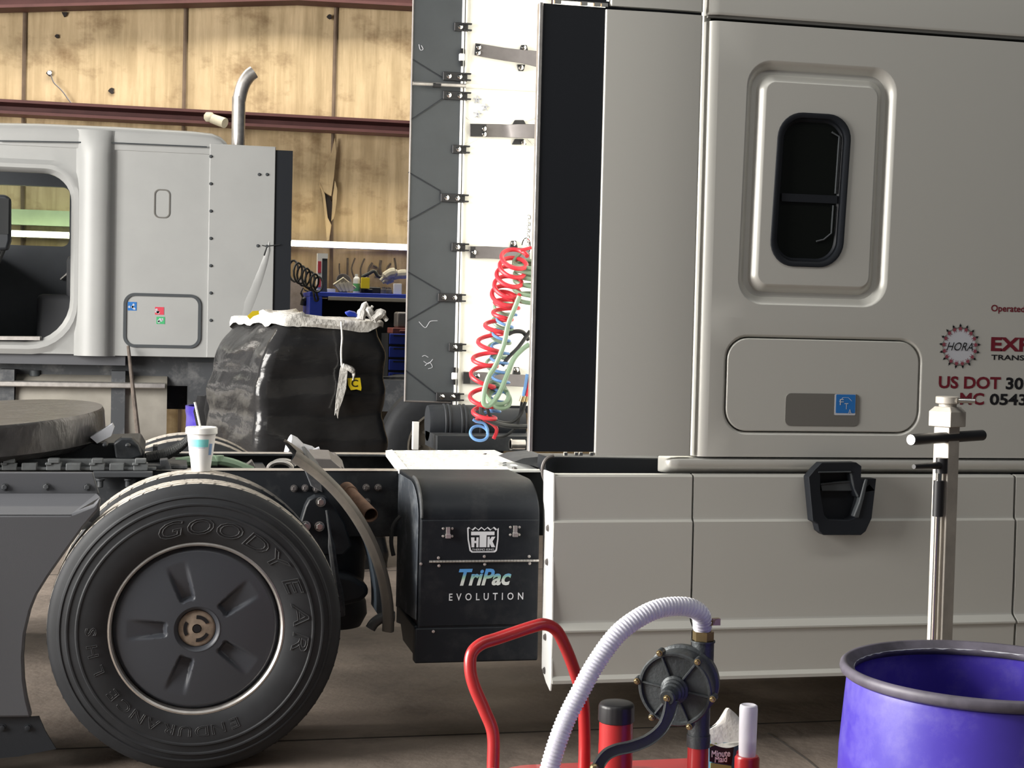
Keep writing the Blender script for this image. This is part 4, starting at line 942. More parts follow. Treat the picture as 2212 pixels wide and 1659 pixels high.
m.tube([Vector((q2[0] + .028 * math.cos(t), SY - .0026, q2[1] + .026 * math.sin(t))) for t in (0.4, 1.2, 2.0, 2.8)], .0008, 4, 1); m.build('blue_sticker', ['blue', 'vinyl'], ld, smooth=False)
# window: rubber frame, two panes, sliding bar
def ww_(d): return slant(rrect(wx, wz, ww - 2 * d, wh - 2 * d, wr - d * .8, N8), wz, .04)
m = MB(); m.loft([yl(ww_(-.002), SY + .004), yl(ww_(0), SY - .006), yl(ww_(.008), SY - .008), yl(ww_(.018), SY - .004), yl(ww_(.020), SY + .008), yl(ww_(.026), SY + .008), yl(ww_(.032), SY + .016)])
wf = m.build('window_frame', 'flap', ta, angle=50)
m = MB(); m.prism(yl(ww_(.030), SY + .016), (0, .006, 0)); m.build('window_pane', 'glass', wf)
zc = PX(1780, 428, SY).z; m = MB(); m.box(wx - .112, wx + .112, SY + .006, SY + .016, zc - .018, zc + .012); m.build('sash_bar', 'flap', wf)
m = MB(); P = [Vector((wx + .105 + (z - wz) * .04, SY + .010, z)) for z in (zc + .02, zc + .1, zc + .2, zc + .235)]; m.tube(P + [P[-1] + Vector((-.03, 0, .015))], .0035, 6); P = [Vector((wx + .100 + (z - wz) * .04, SY + .010, z)) for z in (zc - .025, zc - .1, zc - .13)]; m.tube(P + [P[-1] + Vector((-.03, 0, -.025)), P[-1] + Vector((-.06, 0, -.033))], .0035, 6); m.build('pane_seal', 'slate', wf)
# dark shell behind: back wall, far side, roof, floor
m = MB(); m.box(1.94, 1.965, SY + .045, 7.80, ZB, 3.4); m.build('cab_back_wall', 'white', ta)
m = MB(); m.box(1.97, 3.9, SY + .07, 7.78, ZB + .005, 3.3); m.build('cab_interior', 'flap', ta)
m = MB(); m.box(1.985, 3.95, 7.78, 7.82, ZB, 3.3); m.build('sleeper_far_side', 'pearl', ta)
# roof fairing above the dark shut line
m = MB(); zz = [2.735, 2.745, 3.0, 3.2, 3.4]; yy = [SY + .004, SY - .002, SY + .002, SY + .03, SY + .12]; loops = []
for z, y in zip(zz, yy): loops.append([Vector((1.94, y + .05, z)), Vector((1.948, y + .012, z)), Vector((1.985, y, z)), Vector((3.95, y, z))])
m.loft(loops, closed=False); m.box(1.95, 3.95, SY + .03, SY + .06, 2.728, 2.74); m.build('roof_fairing', 'pearl', ta, angle=60)
# ---------------------------------------------------------------- near side extender and flap
m = MB(); loops = []
for z in (ZB + .002, 1.6, 2.2, 2.728):
    loops.append([Vector(p) for p in ((1.552, 5.443, z), (1.56, 5.436, z), (1.75, 5.424, z), (1.915, 5.424, z), (1.922, 5.432, z), (1.922, 5.455, z), (1.552, 5.460, z))])
m.loft(loops, True, (True, True)); m.build('side_extender', 'pearl', ta, angle=50)
m = MB(); loops = []
for z in (2.742, 3.4): loops.append([Vector(p) for p in ((1.57, 5.443, z), (1.578, 5.436, z), (1.75, 5.426, z), (1.915, 5.426, z), (1.922, 5.432, z), (1.922, 5.455, z), (1.57, 5.460, z))])
m.loft(loops, True, (True, True)); m.build('roof_extender', 'pearl', ta, angle=50)
m = MB(); m.box(1.556, 1.925, 5.452, 5.459, 2.72, 2.76); m.build('dark_gap_strip', 'flap', ta)  # added dark strip closing the gap against the bright panel behind
m = MB(); m.box(1.318, 1.556, 5.444, 5.456, 1.112, 2.735); rf = m.build('rubber_flap', 'flap', ta)
m = MB(); m.box(1.305, 1.319, 5.440, 5.475, 1.112, 2.737); m.build('flap_edge', 'alu', rf, bevel=.002)
m = MB(); m.box(1.318, 1.556, 5.446, 5.46, 2.752, 3.3); m.build('rubber_flap', 'flap', ta)
m = MB()
for px in (1205, 1262, 1290, 1306): c = PX(px, 8, 5.44); m.box(c.x - .012, c.x + .012, 5.436, 5.45, 2.737, 2.75)
for px in (1222, 1245, 1255, 1278): c = PX(px, 979, 5.44); m.box(c.x - .006, c.x + .006, 5.437, 5.45, 1.098, 1.110)
m.build('flap_clip', 'chrome', ta)
# ---------------------------------------------------------------- far side extender seen from inside
FYY = 7.85
m = MB(); m.box(1.488, 1.945, FYY, FYY + .05, 1.150, 3.35); fe = m.build('side_extender', 'white', ta)
m = MB(); m.prism(pts([(1003, 181), (1158, 187), (1158, 197), (1003, 189)], FYY - .02), (0, .02, 0)); m.build('cross_rib', 'white', fe, bevel=.003)
m = MB()
for P in ([(1003, 250), (1030, 268)], [(1003, 313), (1030, 300)], [(1140, 260), (1160, 252)], [(1003, 800), (1020, 806)], [(1140, 300), (1158, 318)]):
    m = MB(); m.tube(pts(P, FYY - .002), .004, 5); m.build('pressed_rib', 'white', fe)
m = MB()
for px, py in ((1031, 216), (1047, 232), (1031, 247)):
    c = PX(px, py, FYY)
    for q in range(5):
        a = 2 * PI * q / 5 + .3; m.cyl(c + Vector((0, -.004, 0)), c + Vector((.022 * math.cos(a), -.004, .022 * math.sin(a))), .005, .003, 6)
    m.lathe([(.009, 0), (.009, -.012), (.004, -.012), (.004, 0)], c, (0, 1, 0), 12)
m.build('star_clip', 'vinyl', fe)
m = MB(); z0, z1 = 1.165, 3.35; m.box(1.218, 1.474, FYY, FYY + .012, 1.168, 3.35); ff = m.build('rubber_flap', 'slate', ta)
m = MB(); m.tube([(1.218, FYY, 1.165), (1.218, FYY, 3.35)], .005, 6); m.tube([(1.218, FYY, 1.167), (1.46, FYY, 1.163)], .005, 6); m.build('flap_border', 'grey', ff)
m = MB(); m.box(1.474, 1.486, FYY - .012, FYY + .03, 1.15, 3.35); m.box(1.491, 1.500, FYY - .012, FYY + .01, 1.15, 3.35); m.build('hinge_channel', 'whitepaint', fe, bevel=.002)
m = MB(); m.box(1.486, 1.491, FYY - .004, FYY + .02, 1.15, 3.35); m.build('hinge_gap', 'ink_black', fe)
m = MB(); a = PX(890, 182, FYY); b = PX(1004, 187, FYY); m.cyl((a.x, FYY - .03, a.z), (b.x, FYY - .03, b.z), .010, seg=10); m.build('tension_rod', 'alu', ff)
m = MB(); m.cyl(PX(935, 184, FYY - .03), PX(952, 185, FYY - .03), .013, seg=10); m.build('rod_clamp', 'capblack', ff)
for px, py, big in ((993, 59, 0), (980, 166, 1), (980, 207, 1), (989, 323, 0), (975, 428, 1), (987, 534, 0), (969, 643, 1), (981, 750, 0), (965, 857, 1)):
    L = 22 if big else 10
    m = MB(); c = PX(px, py, FYY); hx = (L + 3) / 437
    m.box(c.x - hx, c.x + hx + .012, FYY - .016, FYY, c.z - .022, c.z + .022)
    m.box(c.x + hx - .01, c.x + hx + .03, FYY - .03, FYY - .01, c.z + .012, c.z + .020); m.box(c.x + hx - .01, c.x + hx + .03, FYY - .03, FYY - .01, c.z - .020, c.z - .012)
    hg = m.build('hinge_bracket', 'capblack', ff, bevel=.003)
    for dx in ((-.028, .028) if big else (0,)):
        m = MB(); m.lathe([(.014, 0), (.013, .006), (.006, .010), (0, .010)], (c.x + dx, FYY - .016, c.z), (0, -1, 0), 14); m.build('bolt', 'chrome', hg)
m = MB()
for P in ([(890, 128), (958, 170)], [(890, 258), (958, 212)], [(882, 372), (950, 412), (952, 430)], [(880, 478), (952, 438)], [(880, 587), (950, 628), (952, 645)], [(878, 694), (950, 652)], [(876, 800), (940, 850)]):
    m = MB(); m.tube(pts(P, FYY), .004, 5); m.build('stamped_rib', 'plastic', ff)
m = MB()
for P in ([(905, 695), (918, 708), (925, 700), (930, 694), (945, 693)], [(912, 770), (918, 768), (925, 772)], [(915, 780), (925, 786), (935, 776)], [(918, 790), (928, 783), (934, 793), (925, 797)], [(905, 96), (908, 108), (914, 106), (910, 98)]):
    m.tube(pts(P, FYY - .001), .0016, 4, smooth=3)
m.build('chalk_scribble', 'vinyl', ff)
for px, py in ((996, 125), (980, 812)):
    m = MB(); c = PX(px, py, FYY); m.box(c.x - .014, c.x + .014, FYY - .03, FYY - .01, c.z - .018, c.z + .018); w_ = m.build('white_clip', 'foam', ff, bevel=.004)
    m = MB(); m.box(c.x - .006, c.x + .006, FYY - .024, FYY - .008, c.z - .045, c.z + .045); m.build('clip_slot', 'ink_black', w_)
# support arms on the inside of the far extender
def arm(name, up, lo_, bolts, ears, dark=None):
    Y = FYY; m = MB(); n = len(up); L1 = []; 
    for k, ((ax, ay), (bx_, by)) in enumerate(zip(up, lo_)):
        d = .012 + .10 * (k / (n - 1)) ** 1.6
        A = PX(ax, ay, Y - d); B = PX(bx_, by, Y - d)
        L1.append([A, B, B + Vector((0, .008, 0)), A + Vector((0, .008, 0))])
    m.loft(L1, True, (True, True)); o = m.build(name, 'grey', fe, bevel=.002)
    if dark:
        m = MB(); m.prism([p + Vector((0, -.003, 0)) for p in pts(dark, Y - .015)], (0, .004, 0)); m.build('arm_plate', 'capblack', o)
    for k, (px, py, sx, sy) in enumerate(ears):
        m = MB(); m.prism(pts([(px - sx, py + sy), (px - sx * .6, py - sy), (px + sx * .6, py - sy), (px + sx, py + sy)], Y - .012), (0, .012, 0)); m.build('arm_ear', 'capblack', o, bevel=.003)
    for px, py in bolts:
        c = PX(px, py, Y - .022); m = MB(); m.lathe([(.013, -.012), (.012, .004), (.006, .008), (0, .008)], c, (0, -1, 0), 14); m.build('bolt', 'chrome', o)
arm('support_arm', [(1027, 93), (1048, 96), (1090, 103), (1125, 107), (1162, 110)], [(1025, 119), (1045, 123), (1090, 131), (1125, 136), (1162, 145)], [(1034, 102), (1033, 114), (1132, 103), (1126, 146)], [(1132, 105, 10, 8), (1126, 146, 9, -7)], [(1027, 94), (1048, 97), (1045, 122), (1025, 118)])
arm('support_arm', [(1015, 267), (1080, 268), (1100, 269), (1118, 268), (1162, 268)], [(1015, 295), (1080, 296), (1105, 297), (1118, 298), (1160, 299)], [(1046, 278), (1046, 290), (1131, 308)], [(1122, 265, 16, 6), (1122, 306, 16, 6)], [(1016, 268), (1079, 269), (1078, 294), (1017, 294)])
arm('support_arm', [(1015, 532), (1050, 532), (1095, 534), (1145, 536)], [(1015, 558), (1050, 558), (1095, 560), (1145, 561)], [(1024, 545), (1110, 526)], [(1110, 528, 9, 8)], [(1016, 533), (1030, 533), (1030, 557), (1016, 557)])
arm('support_arm', [(1000, 803), (1045, 804), (1095, 808), (1142, 810)], [(1000, 829), (1045, 830), (1095, 834), (1142, 836)], [(1032, 812), (1116, 799)], [(1116, 801, 9, 8)], [(1001, 804), (1046, 805), (1046, 829), (1001, 828)])
# ---------------------------------------------------------------- air and electric lines behind the cab
HY = 6.9
chn = MB()
for k in range(9):
    c = PX(1143 - .4 * k, 470 + 7 * k, HY + .2); a = k % 2 * PI / 2
    chn.tube([c + Vector((math.cos(a) * .008 * math.sin(t), math.sin(a) * .008 * math.sin(t), .012 * math.cos(t))) for t in [2 * PI * q / 10 for q in range(11)]], .0025, 5, caps=False)
chn.tube([PX(1128, 530, HY + .1), PX(1132, 518, HY + .1), PX(1140, 515, HY + .1), PX(1146, 525, HY + .1), PX(1144, 545, HY + .1)], .005, 6, smooth=4); chn.build('hanger_chain', 'chrome', ta)
def helix(path, rad, turns, squash=.5, Y=HY, ph0=0, n=40):
    """coil whose axis follows a pixel path on plane Y; rad may vary along it"""
    P = catmull(pts(path, Y), 24); N = int(turns * n); out = []
    for i in range(N + 1):
        t = i / N; f = t * (len(P) - 1); k = min(int(f), len(P) - 2); c = P[k].lerp(P[k + 1], f - k)
        r = rad[0] + (rad[1] - rad[0]) * t if isinstance(rad, tuple) else rad
        a = ph0 + 2 * PI * turns * t; out.append(c + Vector((r * math.cos(a), r * math.sin(a), r * squash * math.sin(a))))
    return out
m = MB(); m.tube([PX(1148, 535, HY), PX(1125, 541, HY)] , .008, 7)
m.tube(helix([(1112, 552), (1108, 575), (1100, 600), (1094, 630), (1088, 648)], (.058, .062), 5.3, .62), .0105, 8)
m.tube(helix([(1088, 648), (1096, 665), (1080, 690), (1066, 720), (1052, 760), (1046, 790)], (.05, .058), 5, .15), .010, 8)
m.tube(helix([(1046, 790), (1042, 830), (1040, 870), (1046, 895), (1050, 910)], (.058, .045), 3.5, .2), .010, 8)
m.tube(pts([(1044, 905), (1062, 915), (1072, 925), (1072, 935), (1066, 948)], HY), .0085, 8, smooth=4); m.build('red_air_line', 'rubberred', ta)
m = MB(); m.tube(helix([(1140, 568), (1140, 600), (1138, 650)], .060, 6, .25, HY + .02), .010, 8)
m.tube(pts([(1128, 545), (1112, 560), (1110, 575)], HY + .05), .009, 8, smooth=4)
m.tube(pts([(1122, 640), (1112, 665), (1098, 700), (1088, 745), (1070, 790), (1055, 815), (1046, 845), (1044, 868), (1050, 876), (1060, 874), (1078, 850), (1095, 810), (1110, 775), (1128, 755), (1143, 744)], HY - .08), .0115, 10, smooth=6)
m.tube(helix([(1090, 655), (1086, 700), (1078, 750), (1072, 800)], (.045, .05), 5, .35, HY + .1), .008, 7)
m.tube(helix([(1070, 845), (1076, 855), (1080, 865)], .050, 2.5, .9, HY), .010, 8); m.build('green_electric_line', 'green', ta)
m = MB(); m.tube(helix([(1096, 680), (1084, 720), (1080, 760), (1078, 790), (1082, 820), (1078, 850), (1068, 880), (1050, 905)], (.042, .035), 10, .2, HY + .05), .007, 7)
m.tube([PX(1035 + 19 * math.cos(t), 936 - 15 * math.sin(t), HY - .02) + Vector((0, .02 * math.sin(t), 0)) for t in [2 * PI * k / 30 for k in range(31)]], .007, 7)
m.tube(pts([(1022, 906), (1030, 911), (1046, 915), (1053, 928), (1053, 938)], HY - .02), .007, 7, smooth=4); m.build('blue_air_line', 'bluehose', ta)
for P, Y_, r_ in (([(1042, 868), (1040, 890), (1052, 905), (1080, 917), (1110, 921), (1150, 921)], HY - .03, .011), ([(1052, 880), (1060, 900), (1080, 912), (1105, 912), (1125, 895), (1136, 865)], HY, .008),
                  ([(1085, 790), (1100, 770), (1120, 750), (1145, 715)], HY + .05, .009), ([(1098, 722), (1112, 716), (1130, 718), (1142, 735)], HY + .08, .010), ([(1128, 865), (1122, 900), (1112, 925), (1090, 942), (1065, 945)], HY + .03, .007)):
    m = MB(); m.tube(pts(P, Y_), r_, 8, smooth=5); m.build('black_cable', 'cable', ta)
m = MB(); m.tube(pts([(1139, 808), (1135, 835), (1130, 858)], HY - .05), .008, 8); m.build('blue_sleeve', 'bluehose', ta)
m = MB(); m.tube(pts([(1146, 812), (1142, 835), (1137, 858)], HY - .05), .008, 8); m.build('red_sleeve', 'rubberred', ta)
m = MB(); m.cyl(PX(1130, 856, HY - .05), PX(1126, 868, HY - .05), .011); m.cyl(PX(1137, 856, HY - .05), PX(1134, 868, HY - .05), .011); m.build('hose_fitting', 'brass', ta)
# black ribbed air duct behind the rails, and small parts around it
ty = 7.45; c0 = PX(923, 914, ty); c1 = PX(1130, 914, ty); zc = c0.z
m = MB()
L = c1.x - c0.x
def sq(r, h): return (r, h)
prof = [(0, 0), (.088, 0), (.092, .02)]
for h in (.08, .10, .16, .18, .25): prof += [(.092, h - .006), (.097, h - .003), (.097, h + .003), (.092, h + .006)]
prof += [(.092, .27), (.078, .275), (.078, L), (0, L)]
m.lathe(prof, c0, (1, 0, 0), 36); m.build('air_duct', 'plastic', ta, angle=40)
m = MB(); m.box(PX(913, 0, 7.2).x, PX(925, 0, 7.2).x, 7.2, 7.24, .97, PX(915, 912, 7.2).z); m.build('white_bracket', 'whitepaint', ta)
m = MB(); m.box(c0.x, 2.0, 7.15, 7.5, .97, zc - .04); m.build('duct_tray', 'chassis', ta)
m = MB(); c = PX(1118, 960, 6.95); m.cyl(c + Vector((-.035, 0, 0)), c + Vector((.035, 0, 0)), .022, seg=16); m.cyl(c + Vector((-.035, 0, 0)), c + Vector((-.028, 0, 0)), .026, seg=16); m.build('pipe_clamp', 'alu', ta)
m = MB(); m.prism(pts([(1130, 990), (1178, 985), (1178, 1015), (1150, 1006), (1110, 998)], 6.1), (0, .3, 0)); m.build('rear_mount_plate', 'dust_and_veil', ta)
m = MB(); m.prism(pts([(1178, 986), (1440, 990), (1440, 1030), (1186, 1030), (1176, 1010)], 5.62), (0, .12, 0)); m.build('cab_underside', 'flap', ta, bevel=.005)
m = MB(); m.tube(pts([(1196, 984), (1180, 992), (1172, 1010), (1174, 1030), (1182, 1048)], 5.6), .007, 8, smooth=4); m.build('release_cable', 'grey', ta)
# ---------------------------------------------------------------- sill, chassis fairing, step
m = MB(); loops = []
sx0 = PX(1440, 1000, 5.43).x
pr = [(5.435, 1.094), (5.425, 1.085), (5.425, 1.06), (5.445, 1.042), (5.48, 1.03), (5.56, 1.025), (5.56, 1.094)]
for i, x in enumerate((sx0, sx0 + .006, sx0 + .02, sx0 + .05, 3.95)):
    q = (.55, .80, .95, 1, 1)[i]; loops.append([Vector((x, 5.50 + (y - 5.50) * q, 1.06 + (z - 1.06) * q)) for y, z in pr])
m.loft(loops, True, (True, True)); m.build('cab_sill', 'pearl', ta, angle=50)
def fairing(x0, x1, name, close_l=False):
    m = MB(); pr = [(5.432, 1.034), (5.412, 1.032), (5.402, 1.024), (5.400, .875), (5.398, .866), (5.386, .858), (5.384, .62), (5.386, .500), (5.382, .490), (5.352, .468), (5.352, .462), (5.362, .455), (5.366, .30), (5.360, .296), (5.345, .288), (5.345, .276), (5.40, .272), (5.43, .29)]
    m.loft([[Vector((x, y, z)) for y, z in pr] for x in (x0, x1)], True, (True, True)); return m.build(name, 'pearl', ta, angle=25)
fX0 = 1.392
fa = fairing(fX0, 1.922, 'chassis_fairing'); fb = fairing(1.930, 3.245, 'chassis_fairing'); fairing(3.256, 3.95, 'chassis_fairing')
m = MB(); a = PX(1183, 1026, 5.43); m.prism([Vector((fX0 + .004, 5.402, 1.036)), Vector((fX0 + .004, 5.36, .29)), Vector((fX0 + .004, 5.37, .245)), Vector((fX0 + .004, 5.43, .262)), Vector((fX0 + .004, 5.50, .30)), Vector((fX0 + .004, 5.545, 1.036))], (-.008, 0, 0)); fl_ = m.build('fairing_end_flange', 'whitepaint', fa, bevel=.002)
for py in (1140, 1213, 1375, 1447):
    c = PX(1189 if py < 1300 else 1180, py, 5.46); m = MB(); m.bolt((fX0 - .005, 5.45, c.z), .010, (-1, 0, 0), .006); m.build('bolt', 'grey', fl_)
m = MB(); m.lathe([(.0, 0), (.30, 0), (.30, 1.7), (0, 1.7)], (1.6, 5.85, .64), (1, 0, 0), 40); m.build('fuel_tank', 'chassis', ta)  # unseen tank, added behind the fairing to block light
m = MB(); m.box(3.27, 3.95, 5.46, 7.75, .50, 1.09); m.build('front_chassis', 'flap', ta)
# step pocket
m = MB(); Yp = 5.325
outer = [(1747, 1031), (1760, 1015), (1775, 1000), (1850, 999), (1861, 1007), (1860, 1035), (1868, 1034), (1893, 1034), (1890, 1060), (1883, 1120), (1870, 1148), (1860, 1156), (1780, 1156), (1770, 1148), (1766, 1132), (1756, 1126)]
inner = [(1772, 1020), (1778, 1018), (1815, 1018), (1838, 1018), (1841, 1028), (1846, 1055), (1856, 1075), (1862, 1060), (1866, 1036), (1868, 1040), (1862, 1080), (1850, 1118), (1835, 1124), (1790, 1122), (1781, 1112), (1772, 1060)]
O = pts(outer, Yp); I = pts(inner, Yp + .004); D = [p + Vector(((p.x - 2.48) * -.12, .048, 0)) for p in I]; OB = [p + Vector((0, .05, 0)) for p in O]
m.loft([OB, O, I, D], True, (True, True)); m.build('step_pocket', 'flap', fb, angle=30, bevel=.003)
m = MB(); m.prism(pts([(1773, 1044), (1838, 1041), (1845, 1060), (1776, 1060)], Yp + .03), (0, .015, 0)); m.tube(pts([(1772, 1046), (1805, 1042), (1838, 1040)], Yp + .03), .004, 6); m.tube(pts([(1768, 1020), (1838, 1019)], Yp + .002), .003, 6); m.tube(pts([(1838, 1022), (1842, 1042), (1848, 1060), (1853, 1072)], Yp + .01), .005, 6); m.build('step_tread', 'slate', fb)
m = MB(); m.prism(pts([(1856, 1120), (1844, 1116), (1856, 1085), (1866, 1045), (1869, 1034), (1876, 1036), (1868, 1075)], Yp - .003), (0, .03, 0)); m.build('step_cheek', 'slate', fb, bevel=.004)
m = MB(); m.sphere(PX(1832, 1046, Yp + .04), .007, 8); m.sphere(PX(1835, 1052, Yp + .04), .006, 8); m.build('step_screw', 'brass', fb)
# ---------------------------------------------------------------- lettering and emblem on the cab side
for a_ in (('Operated', 2141, 658, 2213, 679, .02), ('EXP', 2141, 728, 2226, 760, .035), ('US DOT', 2028, 812, 2161, 841, .03), ('MC', 2074, 848, 2125, 875, .03)):
    m = MB(); fit_px(m, *a_[:5], SY, bold=a_[5]); m.build('maroon_lettering', 'ink_red', body, smooth=False)
for a_ in (('TRANSP', 2141, 766, 2224, 779, .02), ('30', 2173, 815, 2210, 842, .03), ('0543', 2138, 850, 2217, 876, .03)):
    m = MB(); fit_px(m, *a_[:5], SY, bold=a_[5]); m.build('black_lettering', 'ink_black', body, smooth=False)
ec = PX(2073, 748, SY); m = MB(); m.lathe([(0, .0), (.066, .0), (.066, -.001)], (ec.x, SY - .0006, ec.z), (0, -1, 0), 48); em = m.build('emblem', 'vinyl', body)
mr = MB(); mk = MB()
for k in range(17):
    a = 2 * PI * k / 17 + .1; e1_ = Vector((math.cos(a), 0, math.sin(a))); e2_ = Vector((-math.sin(a), 0, math.cos(a))); c = Vector((ec.x, SY - .0018, ec.z))
    mr.add([c + e1_ * .076 + e2_ * .002, c + e1_ * .076 - e2_ * .002, c + e1_ * .066 - e2_ * .0085, c + e1_ * .062 - e2_ * .0025, c + e1_ * .062 + e2_ * .0025, c + e1_ * .066 + e2_ * .0085], [(0, 1, 2, 3, 4, 5)])
    for s_ in (-.0035, 0.0035): mr.add([c + e1_ * .063 + e2_ * (s_ - .001), c + e1_ * .063 + e2_ * (s_ + .001), c + e1_ * .056 + e2_ * (s_ * 1.3 + .001), c + e1_ * .056 + e2_ * (s_ * 1.3 - .001)], [(0, 1, 2, 3)])
    mk.add([c + e1_ * .080 + (e1_ * math.cos(t) + e2_ * math.sin(t)) * .0045 for t in [2 * PI * q / 10 for q in range(10)]], [tuple(range(10))])
    mk.add([c + e1_ * .084 - e2_ * .0015, c + e1_ * .084 + e2_ * .0015, c + e1_ * .090], [(0, 1, 2)])
    a2 = a + PI / 17; mid = Vector((math.cos(a2), 0, math.sin(a2))); a3 = a + 2 * PI / 17; nx = Vector((math.cos(a3), 0, math.sin(a3)))
    mk.tube([c + e1_ * .077, c + mid * .071, c + nx * .077], .0009, 4)
mr.build('emblem_figures', mat('faded_maroon', (.22, .05, .07), .5), em, smooth=False); mk.build('emblem_heads', 'ink_black', em, smooth=False)
m = MB(); fit_px(m, 'HORA', 2045, 739, 2101, 758, SY - .0016, shear=.35); m.build('emblem_name', 'ink_black', em, smooth=False)
# ================================================================== foam cup on the inner rear tire
c = Vector((.143, 5.815, 1.002)); cp = thing('foam_cup', 'white foam cup with teal band, lid and straw standing on the rear tire', 'cup', tuple(c))
m = MB(); m.lathe([(0, 0), (.033, 0), (.035, .004), (.040, .052), (.043, .058), (.052, .135), (.055, .140), (.055, .146), (0, .146)], c, seg=40); m.build('cup_body', 'foam', cp)
m = MB(); m.lathe([(.055, .138), (.0585, .140), (.0585, .160), (.055, .164), (.050, .164), (.047, .160), (0, .160)], c, seg=40); m.build('lid', 'whitepaint', cp)
m = MB(); A0 = math.radians(-170); ring_ = []
for h, r in ((.092, .0475), (.120, .0508)):
    ring_.append([c + Vector((r * math.cos(t), r * math.sin(t), h)) for t in [math.radians(195 + 105 * k / 16) for k in range(17)]])
m.loft(ring_, closed=False); m.build('teal_band', 'teal', cp)
m = MB(); ring_ = []
for h, r in ((.062, .0443), (.104, .0492)):
    ring_.append([c + Vector((r * math.cos(t), r * math.sin(t), h)) for t in [math.radians(305 + 18 * k / 6) for k in range(7)]])
m.loft(ring_, closed=False)
ring_ = []
for h, r in ((.088, .0473), (.0895, .0476)):
    ring_.append([c + Vector((r * math.cos(t), r * math.sin(t), h)) for t in [math.radians(195 + 90 * k / 12) for k in range(13)]])
m.loft(ring_, closed=False); m.build('blue_print', 'bluep', cp)
m = MB(); m.tube([c + Vector((-.004, 0, .158)), c + Vector((-.026, .01, .255))], .0042, 10); m.build('straw', 'whitepaint', cp)

# ================================================================== red pump cart in the foreground
PY = 3.5
pc = thing('pump_cart', 'red oil pump cart with looped handle and grey rotary pump in the foreground', 'cart', (1.12, 3.5, 0))
m = MB(); zd = .455
m.prism([Vector((x, y, .14)) for x, y in rrect(1.15, 3.56, .66, .44, .10, 6)], (0, 0, zd - .14)); bt = m.build('oil_tank', 'red', pc, bevel=.02)
m = MB(); m.lathe([(.17, 0), (.165, .012), (.12, .024), (0, .028)], (1.135, 3.52, zd - .002), seg=40); m.build('tank_dome', 'red', bt)
m = MB(); m.box(.84, 1.47, 3.36, 3.76, .10, .15); m.build('cart_base', 'capblack', pc, bevel=.01)
for x in (.90, 1.40):
    for y in (3.40, 3.72):
        m = MB(); m.lathe([(0, -.02), (.045, -.02), (.05, -.012), (.05, .012), (.045, .02), (0, .02)], (x, y, .05), (0, 1, 0), 24); m.box(x - .012, x + .012, y - .028, y + .028, .05, .11); m.build('caster_wheel', 'capblack', pc)
hp_ = [(1065, 1800), (1065, 1700), (1065, 1658), (1065, 1585), (1047, 1535), (1025, 1484), (1016, 1446), (1019, 1412), (1040, 1391), (1075, 1379), (1150, 1354), (1178, 1349), (1202, 1362), (1221, 1397), (1240, 1446), (1257, 1503), (1262, 1550), (1262, 1658), (1262, 1800)]
m = MB(); P = []
for k, (a, b) in enumerate(hp_): P.append(PX(a, b, 3.50 + .16 * k / (len(hp_) - 1)))
P[0].z = .16; P[-1].z = .16
P[0].x = P[1].x; P[-1].x = P[-2].x
m.tube(P, .0150, 16, smooth=6); m.build('handle', 'red', pc, angle=60)
# canister with ribbed black cap
c = PX(1330, 1600, 3.50); c.z = zd
m = MB(); m.lathe([(0, 0), (.041, 0), (.041, .12), (0, .12)], c, seg=36); cn = m.build('canister', 'red', pc)
zt = PX(1330, 1509, 3.5).z
m = MB(); zc0 = zt - .055
loops = []
for h, r in ((0, .041), (.002, .043), (.036, .043), (.042, .041), (.046, .036), (.048, .0)):
    loops.append([c + Vector((r * (1 + .012 * (1 if k % 3 == 0 else 0)) * math.cos(2 * PI * k / 60), r * (1 + .012 * (1 if k % 3 == 0 else 0)) * math.sin(2 * PI * k / 60), zc0 - zd + h)) for k in range(60)])
m.loft(loops, True, (True, True)); m.build('cap', 'capblack', cn, angle=50)
bm_ = cn.data
m = MB(); m.lathe([(.0405, .10), (.0405, zc0 - zd + .004), (0, zc0 - zd + .004)], c, seg=36); m.build('canister_neck', 'red', cn)
# rotary hand pump
pcn = PX(1459, 1488, 3.38); AX = Vector((-.56, -.80, -.10)).normalized()
side = Vector((0, 0, 1)).cross(AX).normalized(); up = AX.cross(side)
def pl(r, a, h=0): return pcn + AX * h + (side * math.cos(a) + up * math.sin(a)) * r
m = MB(); m.lathe([(0, -.085), (.078, -.085), (.086, -.078), (.088, -.06), (.082, -.055), (.082, -.02), (.086, -.012), (.086, -.004), (0, -.004)], pcn, AX, 64); pb = m.build('pump_body', 'pump', pc)
m = MB(); m.lathe([(.088, -.004), (.089, .004), (.086, .008), (.081, .008), (.078, .001), (.03, .003), (0, .003)], pcn, AX, 64)
LUG = [math.radians(d) for d in (113, 53, -7, -67, -127, 173)]
for a in LUG:
    m.lathe([(0, -.012), (.009, -.012), (.009, .006), (.007, .009), (0, .009)], pl(.091, a), AX, 16)
    m.tube([pl(.030, a, .006), pl(.080, a, .004)], .0032, 6)
cv = m.build('pump_cover', 'pump', pc)
for a in LUG:
    m = MB(); m.bolt(pl(.092, a, .009), .0055, AX, .006); m.build('bolt', 'brass', cv)
m = MB(); m.lathe([(.034, 0), (.033, .010), (.028, .014), (.028, .022), (.024, .026), (.024, .036), (.020, .04), (.020, .052), (.0175, .056), (0, .056)], pcn, AX, 40); hb_ = m.build('pump_hub', 'pump', cv)
m = MB(); m.lathe([(.017, .05), (.019, .052), (.019, .066), (.016, .07), (0, .07)], pcn, AX, 24); m.build('crank_boss', 'pump', hb_); m = MB(); m.bolt(pl(0, 0, .070), .006, AX, .006); m.build('nut', 'brass', hb_)
